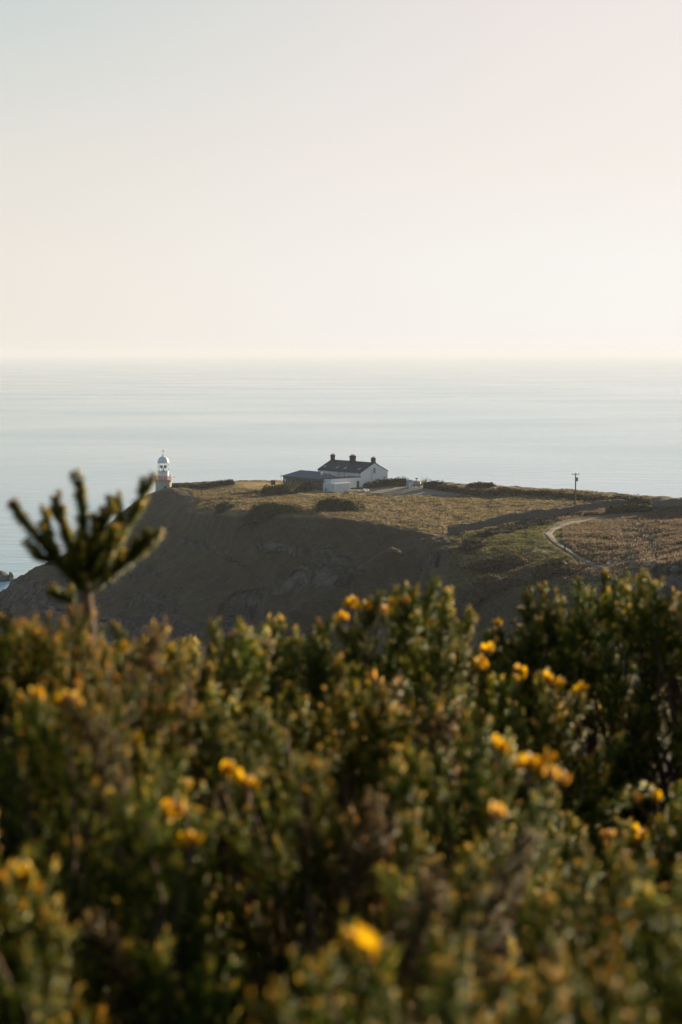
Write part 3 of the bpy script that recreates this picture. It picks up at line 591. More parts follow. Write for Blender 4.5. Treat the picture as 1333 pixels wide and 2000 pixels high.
def cottage():
    c = surf(705.5, 952); d = c.y; root = empty('cottage', c, RZ, 'white two storey cottage with slate roof and three dark chimneys', 'house')
    G = mpp(d, 53.5) / math.sin(TH); L = mpp(d, 85) / math.cos(TH); k = d / F
    he = (952 - 923.5) * k; hr = he + 17.5 * k
    m = MB(); m.add([(0, 0, -2), (G, 0, -2), (G, L, -2), (0, L, -2), (0, 0, he), (G, 0, he), (G, L, he), (0, L, he), (G / 2, 0, hr), (G / 2, L, hr)],
                    [(0, 1, 5, 8, 4), (3, 7, 9, 6, 2), (0, 4, 7, 3), (1, 2, 6, 5), (4, 8, 9, 7), (5, 6, 9, 8)])
    m.build('wall', M['white_render'], root)
    sl = (hr - he) / (G / 2); ov = .3; rm = MB()
    for sgn in (0, 1):
        def X(x): return x if sgn == 0 else G - x
        e0, e1 = -ov, G / 2
        P = []
        for z in (.03, .2):
            for (x, y) in ((e0, .02), (e1, .02), (e1, L - .02), (e0, L - .02)): P.append((X(x), y, he + sl * x + z))
        rm.add(P, [(0, 1, 2, 3), (4, 7, 6, 5), (0, 4, 5, 1), (1, 5, 6, 2), (2, 6, 7, 3), (3, 7, 4, 0)])
    rm.box(G / 2 - .12, G / 2 + .12, 0.1, L - .1, hr + .12, hr + .26)
    roof = rm.build('roof', M['slate'], root)
    # gable copings, gutter and pipes
    for y0 in (-.08, L - .22):
        m = MB()
        for sgn in (0, 1):
            def X(x): return x if sgn == 0 else G - x
            P = []
            for z in (.22, .34):
                for (x, y) in ((-.35, y0), (G / 2, y0), (G / 2, y0 + .3), (-.35, y0 + .3)): P.append((X(x), y, he + sl * x + z - .02))
            m.add(P, [(0, 1, 2, 3), (4, 7, 6, 5), (0, 4, 5, 1), (1, 5, 6, 2), (2, 6, 7, 3), (3, 7, 4, 0)])
        m.build('coping', M['brick'], root)
    MB().tube([(-.36, .1, he - .06), (-.36, L - .1, he - .06)], .09, 6).build('gutter', M['dark'], root)
    for yy in (L * .38, L * .50, .5, L - .4): MB().tube([(-.10, yy, 0), (-.10, yy, he - .1)], .07, 6).build('downpipe', M['dark'], root)
    MB().tube([(G * .40, -.08, 0), (G * .40, -.08, he + .8)], .05, 6).build('downpipe', M['dark'], root)
    m = MB(); m.tube([(G * .86, -.08, 0), (G * .86, -.08, he * .55), (G * .97, -.08, he * .68)], .07, 6); m.box(G * .86 - .2, G * .86 + .2, -.3, -.05, he * .52, he * .6); m.build('downpipe', M['dark'], root)
    def chimney(x, y, w, l, zt, pots, lab=None):
        m = MB(); m.box(x - w / 2, x + w / 2, y - l / 2, y + l / 2, he + .2 if abs(x - G / 2) > .3 else hr - .6, zt)
        m.box(x - w / 2 - .12, x + w / 2 + .12, y - l / 2 - .12, y + l / 2 + .12, zt + .002, zt + .22); m.box(x - w / 2 - .04, x + w / 2 + .04, y - l / 2 - .04, y + l / 2 + .04, zt - .42, zt - .27)
        m.box(x - w / 2 - .06, x + w / 2 + .06, y - l / 2 - .06, y + l / 2 + .06, zt + .224, zt + .36)
        ch = m.build('chimney', M['brick'], roof)
        for q in range(pots):
            px_ = x + (q - (pots - 1) / 2) * .45
            MB().lathe([(.13, 0), (.15, .1), (.12, .35), (.16, .42), (.12, .45)], 10, (px_, y, zt + .36)).build('chimney_pot', M['brick'], roof)
    chimney(G / 2, .55, 1.25, .9, hr + 1.35, 3); chimney(G / 2, L * .5, 1.7, 1.3, hr + 1.65, 4); chimney(G / 2, L - .6, 1.25, .9, hr + 1.5, 3)
    chimney(G * .80, L * .15, .7, .7, he + 2.2, 1)
    for fr in (.93, .64, .45, .13):
        y = L * fr; x0, x1 = 1.25, 2.35; m = MB(); P = []
        for z in (.18, .27):
            for (x, yy) in ((x0, y - .42), (x1, y - .42), (x1, y + .42), (x0, y + .42)): P.append((x, yy, he + sl * x + z))
        m.add(P, [(0, 1, 2, 3), (4, 7, 6, 5), (0, 4, 5, 1), (1, 5, 6, 2), (2, 6, 7, 3), (3, 7, 4, 0)]); s = m.build('skylight', M['sky_glass'], roof)
    windowed(root, 'y', G * .5 - .55, G * .5 + .5, he - .25, he + 1.45, 0, bars=(1, 1))
    m = MB(); m.box(G * .59, G * .59 + .35, -.05, -.003, he + 1.95, he + 2.25); m.build('vent', M['steel'], root)
    windowed(root, 'x', L * .24, L * .24 + .9, he - 2.0, he - 1.2, 0, bars=(0, 0))
    windowed(root, 'x', L * .70, L * .70 + .9, he - 2.0, he - 1.0, 0, bars=(0, 0))
    # flat roofed wing flush with the gable, running out towards the stone building
    Wn = mpp(d, 58) / math.sin(TH); hw = he - 1.45
    m = MB(); m.box(-Wn, -.003, .03, 4.0, -2.5, hw); wing = m.build('wing', M['white_render'], root)
    m = MB(); m.box(-Wn - .1, -.003, -.06, 4.1, hw + .002, hw + .2); m.build('parapet', M['stone'], wing)
    m = MB(); m.box(-1.9, -.8, -.03, .027, -.2, 2.25); dr = m.build('door', M['door'], root)
    m = MB(); m.box(-1.1, -1.0, -.08, -.032, .9, 1.0); m.build('handle', M['steel'], dr)
    m = MB(); m.box(-Wn + .2, 0, -.35, -.02, -.9, .05); m.build('plinth', M['stone'], root)
cottage()

def stone_house():
    c = surf(624.5, 957); d = c.y; root = empty('stone_building', c, RZ, 'long low stone building with a grey hipped roof beside the cottage', 'building')
    G = mpp(d, 37) / math.sin(TH); L = mpp(d, 74) / math.cos(TH); k = d / F; he = 22.0 * k; hr = he + 11.5 * k
    m = MB(); m.box(0, G, 0, L, -2, he); m.build('wall', M['stone'], root)
    o = .45; m = MB(); q = G * .5
    P = [(-o, -o, he), (G + o, -o, he), (G + o, L + o, he), (-o, L + o, he), (q, q, hr), (q, L - q, hr)]
    P2 = [(x, y, z + .02) for x, y, z in P]
    m.add(P2 + [(x, y, he - .18) for x, y, z in P[:4]], [(0, 1, 4), (1, 2, 5, 4), (2, 3, 5), (3, 0, 4, 5), (6, 9, 8, 7), (0, 6, 7, 1), (1, 7, 8, 2), (2, 8, 9, 3), (3, 9, 6, 0)])
    roof = m.build('roof', M['grey_roof'], root)
    m = MB(); m.lathe([(.16, 0), (.16, .7), (.26, .75), (.26, .95), (.1, 1.05)], 10, (q * .7, q * .55, he + .9)); m.build('flue', M['white_paint'], roof)
    n = 9
    for i in range(n):
        y = L * (i + .45) / n
        lab = None
        if i == n - 1: windowed(root, 'x', y - .55, y + .45, he - 2.1, he - .75, 0, glass='lit_pane', bars=(0, 0), frame='dark', label='window with the bright sea behind it painted on the pane')
        elif i in (2, 5): 
            m = MB(); m.box(-.05, -.003, y - .5, y + .5, 0, he - .8); dd_ = m.build('door', M['dark'], root)
        else: windowed(root, 'x', y - .5, y + .5, he - 2.3, he - .9, 0, frame='dark', bars=(1, 0))
    for x in (G * .25, G * .72): windowed(root, 'y', x - .5, x + .5, he - 2.3, he - .9, 0, frame='dark', bars=(1, 0))
    for y in (L * .1, L * .55, L * .92): MB().tube([(-.09, y, 0), (-.09, y, he - .2)], .06, 6).build('downpipe', M['dark'], root)
    MB().tube([(-o - .05, L + o, -1), (-o - .05, L + o, he + 1.0)], .09, 6).build('flue_pipe', M['steel'], root)
stone_house()

def tank():
    c = surf(653.5, 962); d = c.y; root = empty('water_tank', c, RZ, 'white panelled rectangular tank standing below the cottage', 'tank')
    A = mpp(d, 31.5) / math.sin(TH); B = mpp(d, 23) / math.cos(TH); h = 17 * d / F
    MB().box(0, A, 0, B * .56, -.6, h).build('body', M['grp'], root, .08)
    MB().box(-.0, A * .8, B * .56 + .12, B, -.6, h - .12).build('body', M['grp'], root, .08)
    MB().box(.3, A * .7, B * .5, B * .56 + .2, .2, h - .4).build('joint', M['steel'], root)
    m = MB()
    for i in range(6):
        for j in range(4):
            x = .6 + i * (A - 1.2) / 5; y = .4 + j * (B * .56 - .8) / 3
            m.lathe([(.42, 0), (.36, .10), (.2, .16), (.02, .18)], 8, (x, y, h + .002))
    m.build('lid', M['white_paint'], root)
    m = MB()
    for i in range(1, 6): x = A * i / 6; m.box(x - .03, x + .03, -.04, -.003, -.3, h - .1)
    for i in range(1, 4): y = B * .56 * i / 4; m.box(-.04, -.003, y - .03, y + .03, -.3, h - .1)
    m.box(.05, A - .05, -.045, -.005, h * .52, h * .52 + .05)
    m.build('flange', M['grp'], root)
    MB().tube([(.5, B * .8, h - .1), (.5, B * .8, h + .55), (.9, B * .8, h + .65)], .09, 6).build('vent_pipe', M['white_paint'], root)
    m = MB(); m.box(-.05, -.003, B * .7, B * .78, -.2, 1.1); m.build('outlet', M['dark'], root)
tank()
def bench():
    c = surf(681, 963); root = empty('picnic_table', c, RZ + .3, 'dark wooden picnic table beside the white tank', 'table')
    MB().box(-1.6, 1.6, -.4, .4, .72, .8).build('table_top', M['wood'], root)
    for s in (-1, 1): MB().box(-1.6, 1.6, s * .8 - .14, s * .8 + .14, .42, .48).build('seat', M['wood'], root)
    for x in (-1.1, 1.1):
        m = MB()
        for s in (-1, 1): m.tube([(x, s * .85, 0), (x, s * .25, .72)], .06, 4)
        m.box(x - .05, x + .05, -.9, .9, .34, .42); m.build('leg', M['wood'], root)
bench()
def sack(px, py, r, label, sd):
    c = surf(px, py); m = MB(); R = random.Random(sd); n = 14; pr = []
    V = []; Fs = []
    for i in range(8):
        ph = -math.pi / 2 * .4 + i / 7 * (math.pi / 2 * 1.4)
        for k in range(n):
            a = 2 * math.pi * k / n; w = r * (1 + R.uniform(-.09, .09)); V.append((w * math.cos(a) * math.cos(ph) * 1.25, w * math.sin(a) * math.cos(ph), w * (math.sin(ph) * .75 + .3)))
    for i in range(7):
        for k in range(n): k2 = (k + 1) % n; Fs.append((i * n + k, i * n + k2, (i + 1) * n + k2, (i + 1) * n + k))
    m.add(V, Fs); m.tube([(0, 0, r * .95), (0.02, 0, r * 1.25), (.06, .02, r * 1.4)], [r * .2, r * .1, r * .22], 7)
    o = m.build('bulk_bag', M['grp'], smooth=True); o.location = c; tag(o, label, 'bag')
sack(710.5, 960, .75, 'white bulk bag left of its twin on the gravel by the bank', 1); sack(716.5, 959.5, .65, 'white bulk bag right of its twin on the gravel by the bank', 2)

def car(px, py, rz, paint, label):
    c = surf(px, py); root = empty('parked_car', c, rz, label, 'car')
    prof = [(-2.1, .35), (-2.15, .75), (-1.95, .92), (-1.2, .98), (-.6, 1.42), (.7, 1.46), (1.55, 1.0), (2.1, .92), (2.15, .5), (2.1, .3)]
    m = MB(); n = len(prof)
    V = []
    for y in (-.85, .85):
        for (x, z) in prof: V.append((x, y * (1 if z < 1.1 else .82), z))
    Fs = [tuple(range(n)), tuple(reversed(range(n, 2 * n)))] + [(i, n + i, n + (i + 1) % n, (i + 1) % n) for i in range(n)]
    m.add(V, Fs); m.build('body', M[paint], root, .05)
    for s in (-1, 1):
        m = MB(); m.add([(-1.0, s * .872, 1.0), (1.3, s * .872, 1.0), (.65, s * .735, 1.38), (-.55, s * .735, 1.38)], [(0, 1, 2, 3)]); g = m.build('side_window', M['glass_dark'], root)
        md = g.modifiers.new('t', 'SOLIDIFY'); md.thickness = .03
        for x in (-1.35, 1.35):
            w = MB().tube([(x, s * .92, .33), (x, s * .68, .33)], .33, 18).build('wheel', M['rubber'], root)
            MB().tube([(x, s * .935, .33), (x, s * .90, .33)], .19, 12).build('rim', M['steel'], w)
        MB().box(-2.19, -2.1, s * .6 - .15, s * .6 + .15, .62, .76).build('headlight', M['sky_glass'], root)
    m = MB(); m.add([(-1.16, -.70, 1.03), (-1.16, .70, 1.03), (-.66, .62, 1.40), (-.66, -.62, 1.40)], [(0, 1, 2, 3)]); g = m.build('windscreen', M['sky_glass'], root)
    md = g.modifiers.new('t', 'SOLIDIFY'); md.thickness = .03
car(562, 952.5, math.radians(15), 'car_blue', 'dark blue car parked in front of the low stone building')
car(569, 956, math.radians(200), 'car_white', 'white car half hidden behind the dark hedge')

def cabin():
    c = surf(801, 953.5); root = empty('blue_cabin', c, math.radians(6), 'small pale blue storage cabin behind the gravel yard', 'cabin'); k = c.y / F
    w = 10 * k; h = 15 * k
    MB().box(-w / 2, w / 2, 0, 2.4, -.3, h).build('wall', M['blue_paint'], root, .04)
    MB().box(-w / 2 - .1, w / 2 + .1, -.1, 2.5, h + .002, h + .14).build('roof', M['steel'], root)
    MB().box(-.4, .4, -.05, -.003, 0, h * .8).build('door', M['white_paint'], root)
    MB().box(w / 2 - .22, w / 2 - .08, -.05, -.003, 0, h).build('corner_post', M['white_paint'], root)
cabin()
def dish_rack():
    c = surf(814, 953.5); root = empty('gas_tank', c, 0, 'grey cylindrical tank on a frame next to the blue cabin', 'tank'); k = c.y / F
    m = MB(); m.tube([(-1.3, 0, 1.3), (-1.15, 0, 1.3), (1.15, 0, 1.3), (1.3, 0, 1.3)], [.5, .75, .75, .5], 16); m.build('vessel', M['steel'], root, smooth=False)
    for x in (-.8, .8):
        m = MB(); m.box(x - .08, x + .08, -.6, -.48, -.2, 1.3); m.box(x - .08, x + .08, .48, .6, -.2, 1.3); m.box(x - .08, x + .08, -.6, .6, .5, .6); m.build('leg', M['dark'], root)
    MB().tube([(0, 0, 2.0), (0, 0, 2.9)], .1, 8).build('mast', M['dark'], root)
    MB().lathe([(.05, 0), (.35, .1), (.5, .3), (.46, .34), (.3, .2), (.05, .12)], 12, (0, 0, 2.9)).build('vent_cap', M['dark'], root)
dish_rack()
def bin_(px, py, label):
    c = surf(px, py); root = empty('wooden_bin', c, .4, label, 'bin')
    MB().box(-.6, .6, -.5, .5, -.1, 1.3).build('body', M['brick'], root, .05); MB().box(-.66, .66, -.56, .56, 1.302, 1.42).build('lid', M['dark'], root)
bin_(534, 946.5, 'small dark wooden bin on the lit grass left of the stone building')

# telegraph pole
def pole():
    c = surf(1124, 990); k = c.y / F; h = (990 - 924) * k; root = empty('telegraph_pole', c, .25, 'tall wooden utility pole standing behind the stone wall', 'pole')
    MB().tube([(0, 0, -.5), (0, 0, h)], [.19, .13], 10).build('shaft', M['wood'], root)
    MB().box(-.95, .95, -.05, .05, h - .35, h - .2).build('crossarm', M['wood'], root)
    for x in (-.88, -.0, .88):
        MB().lathe([(.05, 0), (.09, .06), (.06, .12), (.09, .18), (.03, .26)], 8, (x, 0, h - .2 if x else h)).build('insulator', M['steel'], root)
    m = MB(); m.box(.14, .62, -.26, .26, h - 2.1, h - 1.2); m.box(.12, .66, -.3, .3, h - 1.199, h - 1.12)
    for y in (-.15, .15): m.tube([(.38, y, h - 1.12), (.38, y, h - .9)], .04, 6)
    m.build('transformer', M['steel'], root)
    MB().tube([(.18, 0, 0), (.16, 0, h - 2.2)], .03, 6).build('cable', M['dark'], root)
pole()

def fence(pts, h, label, step):
    P = [surf(*p) for p in pts]; base = P[0].copy(); root = empty('wire_fence', base, 0, label, 'fence'); Q = []; acc = 0
    for i in range(len(P) - 1):
        Ls = (P[i + 1] - P[i]).length; q = acc
        while q < Ls: Q.append(P[i].lerp(P[i + 1], q / Ls)); q += step
        acc = q - Ls
    src = MB().tube([(0, 0, -.4), (0.02, 0, h * .5), (0, 0, h)], [.08, .075, .07], 6).build('post', M['wood'], root)
    R = random.Random(3); pts2 = []
    for i, q in enumerate(Q[:98]):
        o = src if i == 0 else src.copy()
        if i: COL.objects.link(o)
        o.parent = root; z = zat(q.x, q.y); o.location = (q.x - base.x, q.y - base.y, z - base.z); o.rotation_euler = (R.uniform(-.09, .09), R.uniform(-.09, .09), 0); o.scale = (1, 1, R.uniform(.85, 1.1)); pts2.append(o.location.copy())
    for hh in (h * .45, h * .9):
        MB().tube([p + Vector((0, 0, hh)) for p in pts2], .018, 4).build('wire', M['wood'], root)
fence([(574, 1000), (592, 1000), (640, 1006), (690, 1011), (740, 1019), (790, 1027), (830, 1033), (870, 1040)], 1.25, 'wire fence on thin posts along the lit cliff edge', 2.6)
fence([(376, 962), (374, 975), (376, 990), (379, 1000)], 1.4, 'short fence running down the edge below the lighthouse hedge', 3.0)

# ------------------------------------------------------------------ lighthouse
def lighthouse():
    d = 604.0; c = at(320, 975, d); c.z = 26.0; root = empty('lighthouse', c, .1, 'round granite lighthouse with red gallery railing and white domed lantern', 'lighthouse')
    Z = lambda py: at(320, py, d).z - c.z
    zt = Z(938); R = 2.80
    MB().lathe([(R + .5, -2), (R + .12, zt * .5), (R, zt - 1.2), (R + .04, zt - 1.0), (R + .12, zt - .7)], 40).build('tower', M['granite'], root, smooth=True)
    MB().lathe([(R + .08, zt - .7), (R + .35, zt - .3), (R + .40, zt - .05), (R + .40, zt + .18), (1.5, zt + .24)], 40).build('gallery', M['granite'], root)
    MB().lathe([(R + .405, zt - .04), (R + .46, zt - .04), (R + .46, zt + .17), (R + .405, zt + .17)], 40).build('gallery_rim', M['red'], root)
    tw = MB(); a = -math.pi / 2 + .22; x, y = (R + .03) * math.cos(a), (R + .03) * math.sin(a)
    tw.box(x - .35, x + .35, y - .12, y + .2, zt - 2.9, zt - 1.9); tw.build('window', M['glass_dark'], root)
    g = zt + .24; rr = R + .32; m = MB(); n = 44
    for k in range(n):
        a = 2 * math.pi * k / n; m.tube([(rr * math.cos(a), rr * math.sin(a), g), (rr * math.cos(a), rr * math.sin(a), g + 1.35)], .045 if k % 4 else .075, 5)
    for z in (.25, .55, .85, 1.12, 1.38):
        ring = [(rr * math.cos(2 * math.pi * k / 40), rr * math.sin(2 * math.pi * k / 40), g + z) for k in range(41)]; m.tube(ring, .05, 5)
    m.build('railing', M['red'], root)
    zl = Z(920.5); zd = Z(903.8); rl = 1.93
    MB().lathe([(rl, g), (rl, zl - .15), (rl + .08, zl - .15), (rl + .08, zl)], 32).build('lantern_wall', M['white_paint'], root)
    m = MB(); n = 12
    for k in range(n):
        a = 2 * math.pi * (k + .5) / n; m.tube([(rl * math.cos(a), rl * math.sin(a), zl), (rl * math.cos(a), rl * math.sin(a), zd)], .07, 5)
    for z in (zl + .06, (zl + zd) / 2 + .1, zd - .05):
        m.tube([(rl * math.cos(2 * math.pi * k / 36), rl * math.sin(2 * math.pi * k / 36), z) for k in range(37)], .05, 5)
    m.build('glazing_bars', M['white_paint'], root)
    gl = bpy.data.materials.new('lantern_glass'); gl.use_nodes = True; p = gl.node_tree.nodes['Principled BSDF']
    p.inputs['Transmission Weight'].default_value = 1; p.inputs['Roughness'].default_value = .02; p.inputs['IOR'].default_value = 1.02; p.inputs['Base Color'].default_value = (.93, .98, .96, 1)
    m = MB(); n = 24
    V = [((rl - .03) * math.cos(2 * math.pi * k / n), (rl - .03) * math.sin(2 * math.pi * k / n), z) for z in (zl, zd) for k in range(n)]
    m.add(V, [(k, (k + 1) % n, n + (k + 1) % n, n + k) for k in range(n)]); m.build('lantern_glass', gl, root)
    rise = Z(891.8) - zd
    prof = [(rl + .18, zd - .08), (rl + .2, zd + .05), (rl + .06, zd + .1)] + [((rl + .04) * math.cos(t) ** .9 + .05, zd + .1 + rise * math.sin(t)) for t in np.linspace(.12, 1.35, 10)]
    prof += [(.34, zd + rise * 1.03), (.26, zd + rise * 1.12), (.46, zd + rise * 1.14), (.46, zd + rise * 1.24), (.12, zd + rise * 1.30)]
    dome = MB().lathe(prof, 32).build('dome', M['white_paint'], root, smooth=False)
    MB().tube([(0, 0, zd + rise * 1.28), (0, 0, Z(880.5))], .05, 6).build('wind_vane', M['steel'], dome)
    MB().box(-.35, .35, -.03, .03, Z(881.5), Z(880)).build('vane_arrow', M['dark'], dome)
    lens = M['glass_dark']; zc = Z(911.5)
    b = MB()
    for s in (-1, 1): b.box(s * .62 - .42, s * .62 + .42, -.25, .25, zc - .5, zc + .5)
    b.build('lamp_lens', lens, root, .05)
    MB().lathe([(.5, zl - .1), (.2, zl + .2), (.14, zc - .55), (.7, zc - .53), (.7, zc - .48)], 12).build('lens_pedestal', M['white_paint'], root)
    MB().box(R + .3, R + 1.5, -.05, .05, g + .75, g + .85).build('bracket', M['white_paint'], root)
lighthouse()

# ------------------------------------------------------------------ people, marker post, rocks
def skin_mesh(name, verts, edges, radii, mat, parent):
    me = bpy.data.meshes.new(name); me.from_pydata(verts, edges, []); o = bpy.data.objects.new(name, me); COL.objects.link(o)
    md = o.modifiers.new('s', 'SKIN'); me.materials.append(mat)
    for i, r in enumerate(radii): me.skin_vertices[0].data[i].radius = r if hasattr(r, '__len__') else (r, r); 
    me.skin_vertices[0].data[0].use_root = True
    sb = o.modifiers.new('ss', 'SUBSURF'); sb.levels = 1; sb.render_levels = 2; o.parent = parent; return o
def ensure_skin(me):
    pass
def person(px, py, h, rz, top, bottom, label, seat=False, pack=False):
    c = surf(px, py); root = empty('person', c, rz, label, 'person'); s = h / 1.75
    hip = .92 if not seat else .45
    def J(*p): return tuple(q * s for q in p)
    # pelvis, chest, neck, head..., legs mid stride, arms
    if not seat:
        V = [J(0, 0, .95), J(0, .02, 1.2), J(0, .03, 1.40), J(0, .04, 1.50), J(0, .06, 1.60), J(0, .05, 1.70),
             J(.10, 0, .90), J(.11, .14, .50), J(.11, .08, .08), J(.11, .24, .04),
             J(-.10, 0, .90), J(-.11, -.02, .50), J(-.11, -.24, .10), J(-.11, -.12, .03),
             J(.20, .03, 1.40), J(.25, -.06, 1.14), J(.26, .06, .90), J(.26, .10, .80),
             J(-.20, .03, 1.40), J(-.25, .02, 1.14), J(-.25, .16, .93), J(-.25, .21, .84)]
    else:
        V = [J(0, 0, .42), J(0, .04, .66), J(0, .08, .88), J(0, .10, .98), J(0, .13, 1.08), J(0, .12, 1.18),
             J(.10, .05, .42), J(.13, .42, .55), J(.13, .50, .10), J(.13, .64, .05),
             J(-.10, .05, .42), J(-.13, .40, .57), J(-.13, .44, .10), J(-.13, .58, .05),
             J(.20, .08, .88), J(.25, .16, .64), J(.18, .38, .60), J(.14, .44, .60),
             J(-.20, .08, .88), J(-.25, .16, .64), J(-.18, .38, .60), J(-.14, .44, .60)]
    E = [(0, 1), (1, 2), (2, 3), (3, 4), (4, 5), (0, 6), (6, 7), (7, 8), (8, 9), (0, 10), (10, 11), (11, 12), (12, 13), (2, 14), (14, 15), (15, 16), (16, 17), (2, 18), (18, 19), (19, 20), (20, 21)]
    r = [.13, .12, .14, .055, .095, .075, .085, .06, .042, .035, .085, .06, .042, .035, .055, .042, .032, .03, .055, .042, .032, .03]
    skin_mesh('body', V, E, [q * s for q in r], M['skin'], root)
    top_i = [0, 1, 2, 14, 15, 16, 18, 19, 20]; mp = {k: i for i, k in enumerate(top_i)}
    skin_mesh('jacket', [V[i] for i in top_i], [(mp[a], mp[b]) for a, b in E if a in mp and b in mp], [(r[i] + .03) * s for i in top_i], M[top], root)
    bi = [0, 6, 7, 8, 10, 11, 12]; mp2 = {k: i for i, k in enumerate(bi)}
    skin_mesh('trousers', [V[i] for i in bi], [(mp2[a], mp2[b]) for a, b in E if a in mp2 and b in mp2], [(r[i] + .022) * s for i in bi], M[bottom], root)
    hd = V[4]; m = MB(); m.lathe([(.03 * s, -.02 * s), (.10 * s, 0), (.115 * s, .06 * s), (.09 * s, .12 * s), (.03 * s, .15 * s)], 12, (hd[0], hd[1] - .02 * s, hd[2])); m.build('hair', M['hair'], root, smooth=True)
    for sx in (-1, 1):
        f = V[9 if sx == 1 else 13]; MB().box(f[0] - .05, f[0] + .05, f[1] - .16, f[1] + .06, f[2] - .05, f[2] + .05).build('shoe', M['dark'], root, .02)
    if pack:
        m = MB(); m.box(-.15, .15, -.34, -.14, 1.02, 1.45); m.build('backpack', M['dark'], root, .05)
person(1104, 1075.5, 1.80, math.radians(20), 'blue_cloth', 'dark_cloth', 'walker in a blue jacket and dark trousers on the bend of the path', pack=True)
person(1283, 1101.5, 1.78, math.radians(200), 'orange_cloth', 'pale_cloth', 'standing person in a rust brown jacket on the rocky mound')
person(1259, 1112, 1.7, math.radians(150), 'blue_cloth', 'dark_cloth', 'seated person in a blue jacket facing away at the foot of the mound', seat=True)
person(1266, 1111, 1.7, math.radians(210), 'pale_cloth', 'dark_cloth', 'seated person in a pale jacket next to one in blue', seat=True)
def post():
    c = surf(1192, 1114); root = empty('marker_post', c, .2, 'thin grey signpost with a small plate beside the lower path', 'signpost'); k = c.y / F; h = 21 * k
    MB().box(-.06, .06, -.05, .05, -.3, h).build('post', M['steel'], root); MB().box(-.26, .26, -.09, -.052, h - .55, h - .1).build('sign_plate', M['blue_paint'], root, .02)
post()
def utility():
    c = surf(1249, 990.5); root = empty('utility_box', c, .2, 'pale utility box in front of the brown topped bank', 'box')
    MB().box(-.45, .45, -.3, .3, 0, 1.2).build('body', M['blue_paint'], root, .03); MB().box(-.5, .5, -.35, .35, 1.202, 1.28).build('lid', M['steel'], root); MB().box(.3, .36, -.34, -.303, .6, .75).build('handle', M['dark'], root)
utility()
def rock_mesh(name, c, sx, sy, sz, seed, label, mat='rock', group=None, lean=0.0):
    R = np.random.RandomState(seed); n, mth = 36, 22; V = []
    ax = R.normal(0, 1, (9, 3)); ax /= np.linalg.norm(ax, axis=1)[:, None]; lim = R.uniform(.55, .95, 9)
    for i in range(mth + 1):
        ph = -math.pi / 2 + math.pi * i / mth
        for k in range(n):
            th = 2 * math.pi * k / n; v = np.array([math.cos(th) * math.cos(ph), math.sin(th) * math.cos(ph), math.sin(ph)])
            r = 1.0
            for a, l in zip(ax, lim):
                q = float(v @ a)
                if q > 1e-3: r = min(r, l / q)
            r *= 1 + .10 * float(fbm(th * 3 + seed, ph * 4, 9, 3)); V.append((v[0] * r * sx + lean * v[2] * r * sx, v[1] * r * sy, v[2] * r * sz))
    Q = [(i * n + k, i * n + (k + 1) % n, (i + 1) * n + (k + 1) % n, (i + 1) * n + k) for i in range(mth) for k in range(n)]
    o = mesh_np(name, np.array(V), [np.array(Q)], M[mat]); o.location = c; return tag(o, label, 'rock', group)
def sea_at(px, py): t, s = ray(px, py); Y = -EYE / s; return Vector((t * Y, Y, 0))
rock_mesh('sea_rock', sea_at(3, 1133) + Vector((0, 0, .4)), 3.4, 3.2, 3.0, 3, 'larger low dark rock in the sea at the frame edge', lean=-.2)
rock_mesh('sea_rock', sea_at(20.5, 1134) + Vector((0, 0, .2)), 1.35, 1.6, 3.1, 8, 'smaller pointed rock in the sea beside the larger one', lean=.12)
for i, (px, py, sx, lb) in enumerate([(1265, 1128, 1.6, 'grey boulder below the seated people'), (1322, 1112, 1.2, 'grey boulder on the dark mound at the frame edge'), (1240, 1122, 1.0, 'small grey boulder at the foot of the lower path'), (1303, 1112, .8, 'small pale stone on top of the dark mound')]):
    c = surf(px, py); rock_mesh('boulder', c, sx, sx, sx * .6, 20 + i, lb, 'stone')

# ------------------------------------------------------------------ gorse in the foreground
def spiny(R, pts, rad, dens, out_v, out_c, cg, ctip, spine_w=.0011, tipfrac=.28):
    """spines set densely round a curved axis; pts (n,3); appended as 3-sided spikes"""
    pts = np.asarray(pts, float); seg = np.linalg.norm(np.diff(pts, axis=0), axis=1); cum = np.concatenate([[0], np.cumsum(seg)]); L = cum[-1]
    n = max(12, int(dens * L)); u = (np.arange(n) + R.uniform(0, 1, n)) / n; u = u ** .92
    q = u * L; P = np.stack([np.interp(q, cum, pts[:, k]) for k in range(3)], -1); q2 = np.minimum(q + L * .05, L); q1 = np.maximum(q - L * .05, 0)
    T = np.stack([np.interp(q2, cum, pts[:, k]) - np.interp(q1, cum, pts[:, k]) for k in range(3)], -1); T /= np.linalg.norm(T, axis=1)[:, None] + 1e-9
    A = np.cross(T, R.normal(0, 1, (n, 3))); A /= np.linalg.norm(A, axis=1)[:, None] + 1e-9
    prof = np.clip(1.15 - .55 * np.clip((u - .72) / .28, 0, 1) ** 2, .4, 1.2) * np.clip(.6 + u * 1.5, 0, 1)
    lean = .35 + .75 * u ** 2; D = A + T * (lean + R.normal(0, .18, n))[:, None]; D /= np.linalg.norm(D, axis=1)[:, None]
    ln = rad * prof * R.uniform(.4, 1.55, n); E = P + D * ln[:, None]
    B1 = np.cross(D, T + 1e-3); B1 /= np.linalg.norm(B1, axis=1)[:, None] + 1e-9; B2 = np.cross(D, B1); w = spine_w * R.uniform(.8, 1.4, n)[:, None]
    o = P + D * (ln * .08)[:, None]
    V = np.stack([o + B1 * w, o - B1 * w * .5 + B2 * w * .87, o - B1 * w * .5 - B2 * w * .87, E], 1)
    m = sstep(1 - tipfrac, 1, u)[:, None] * R.uniform(.3, 1.0, (n, 1)); c = cg * (1 - m) + ctip * m; c = c * R.uniform(.6, 1.4, (n, 1))
    out_v.append(V.reshape(-1, 3)); out_c.append(np.repeat(c, 4, 0))
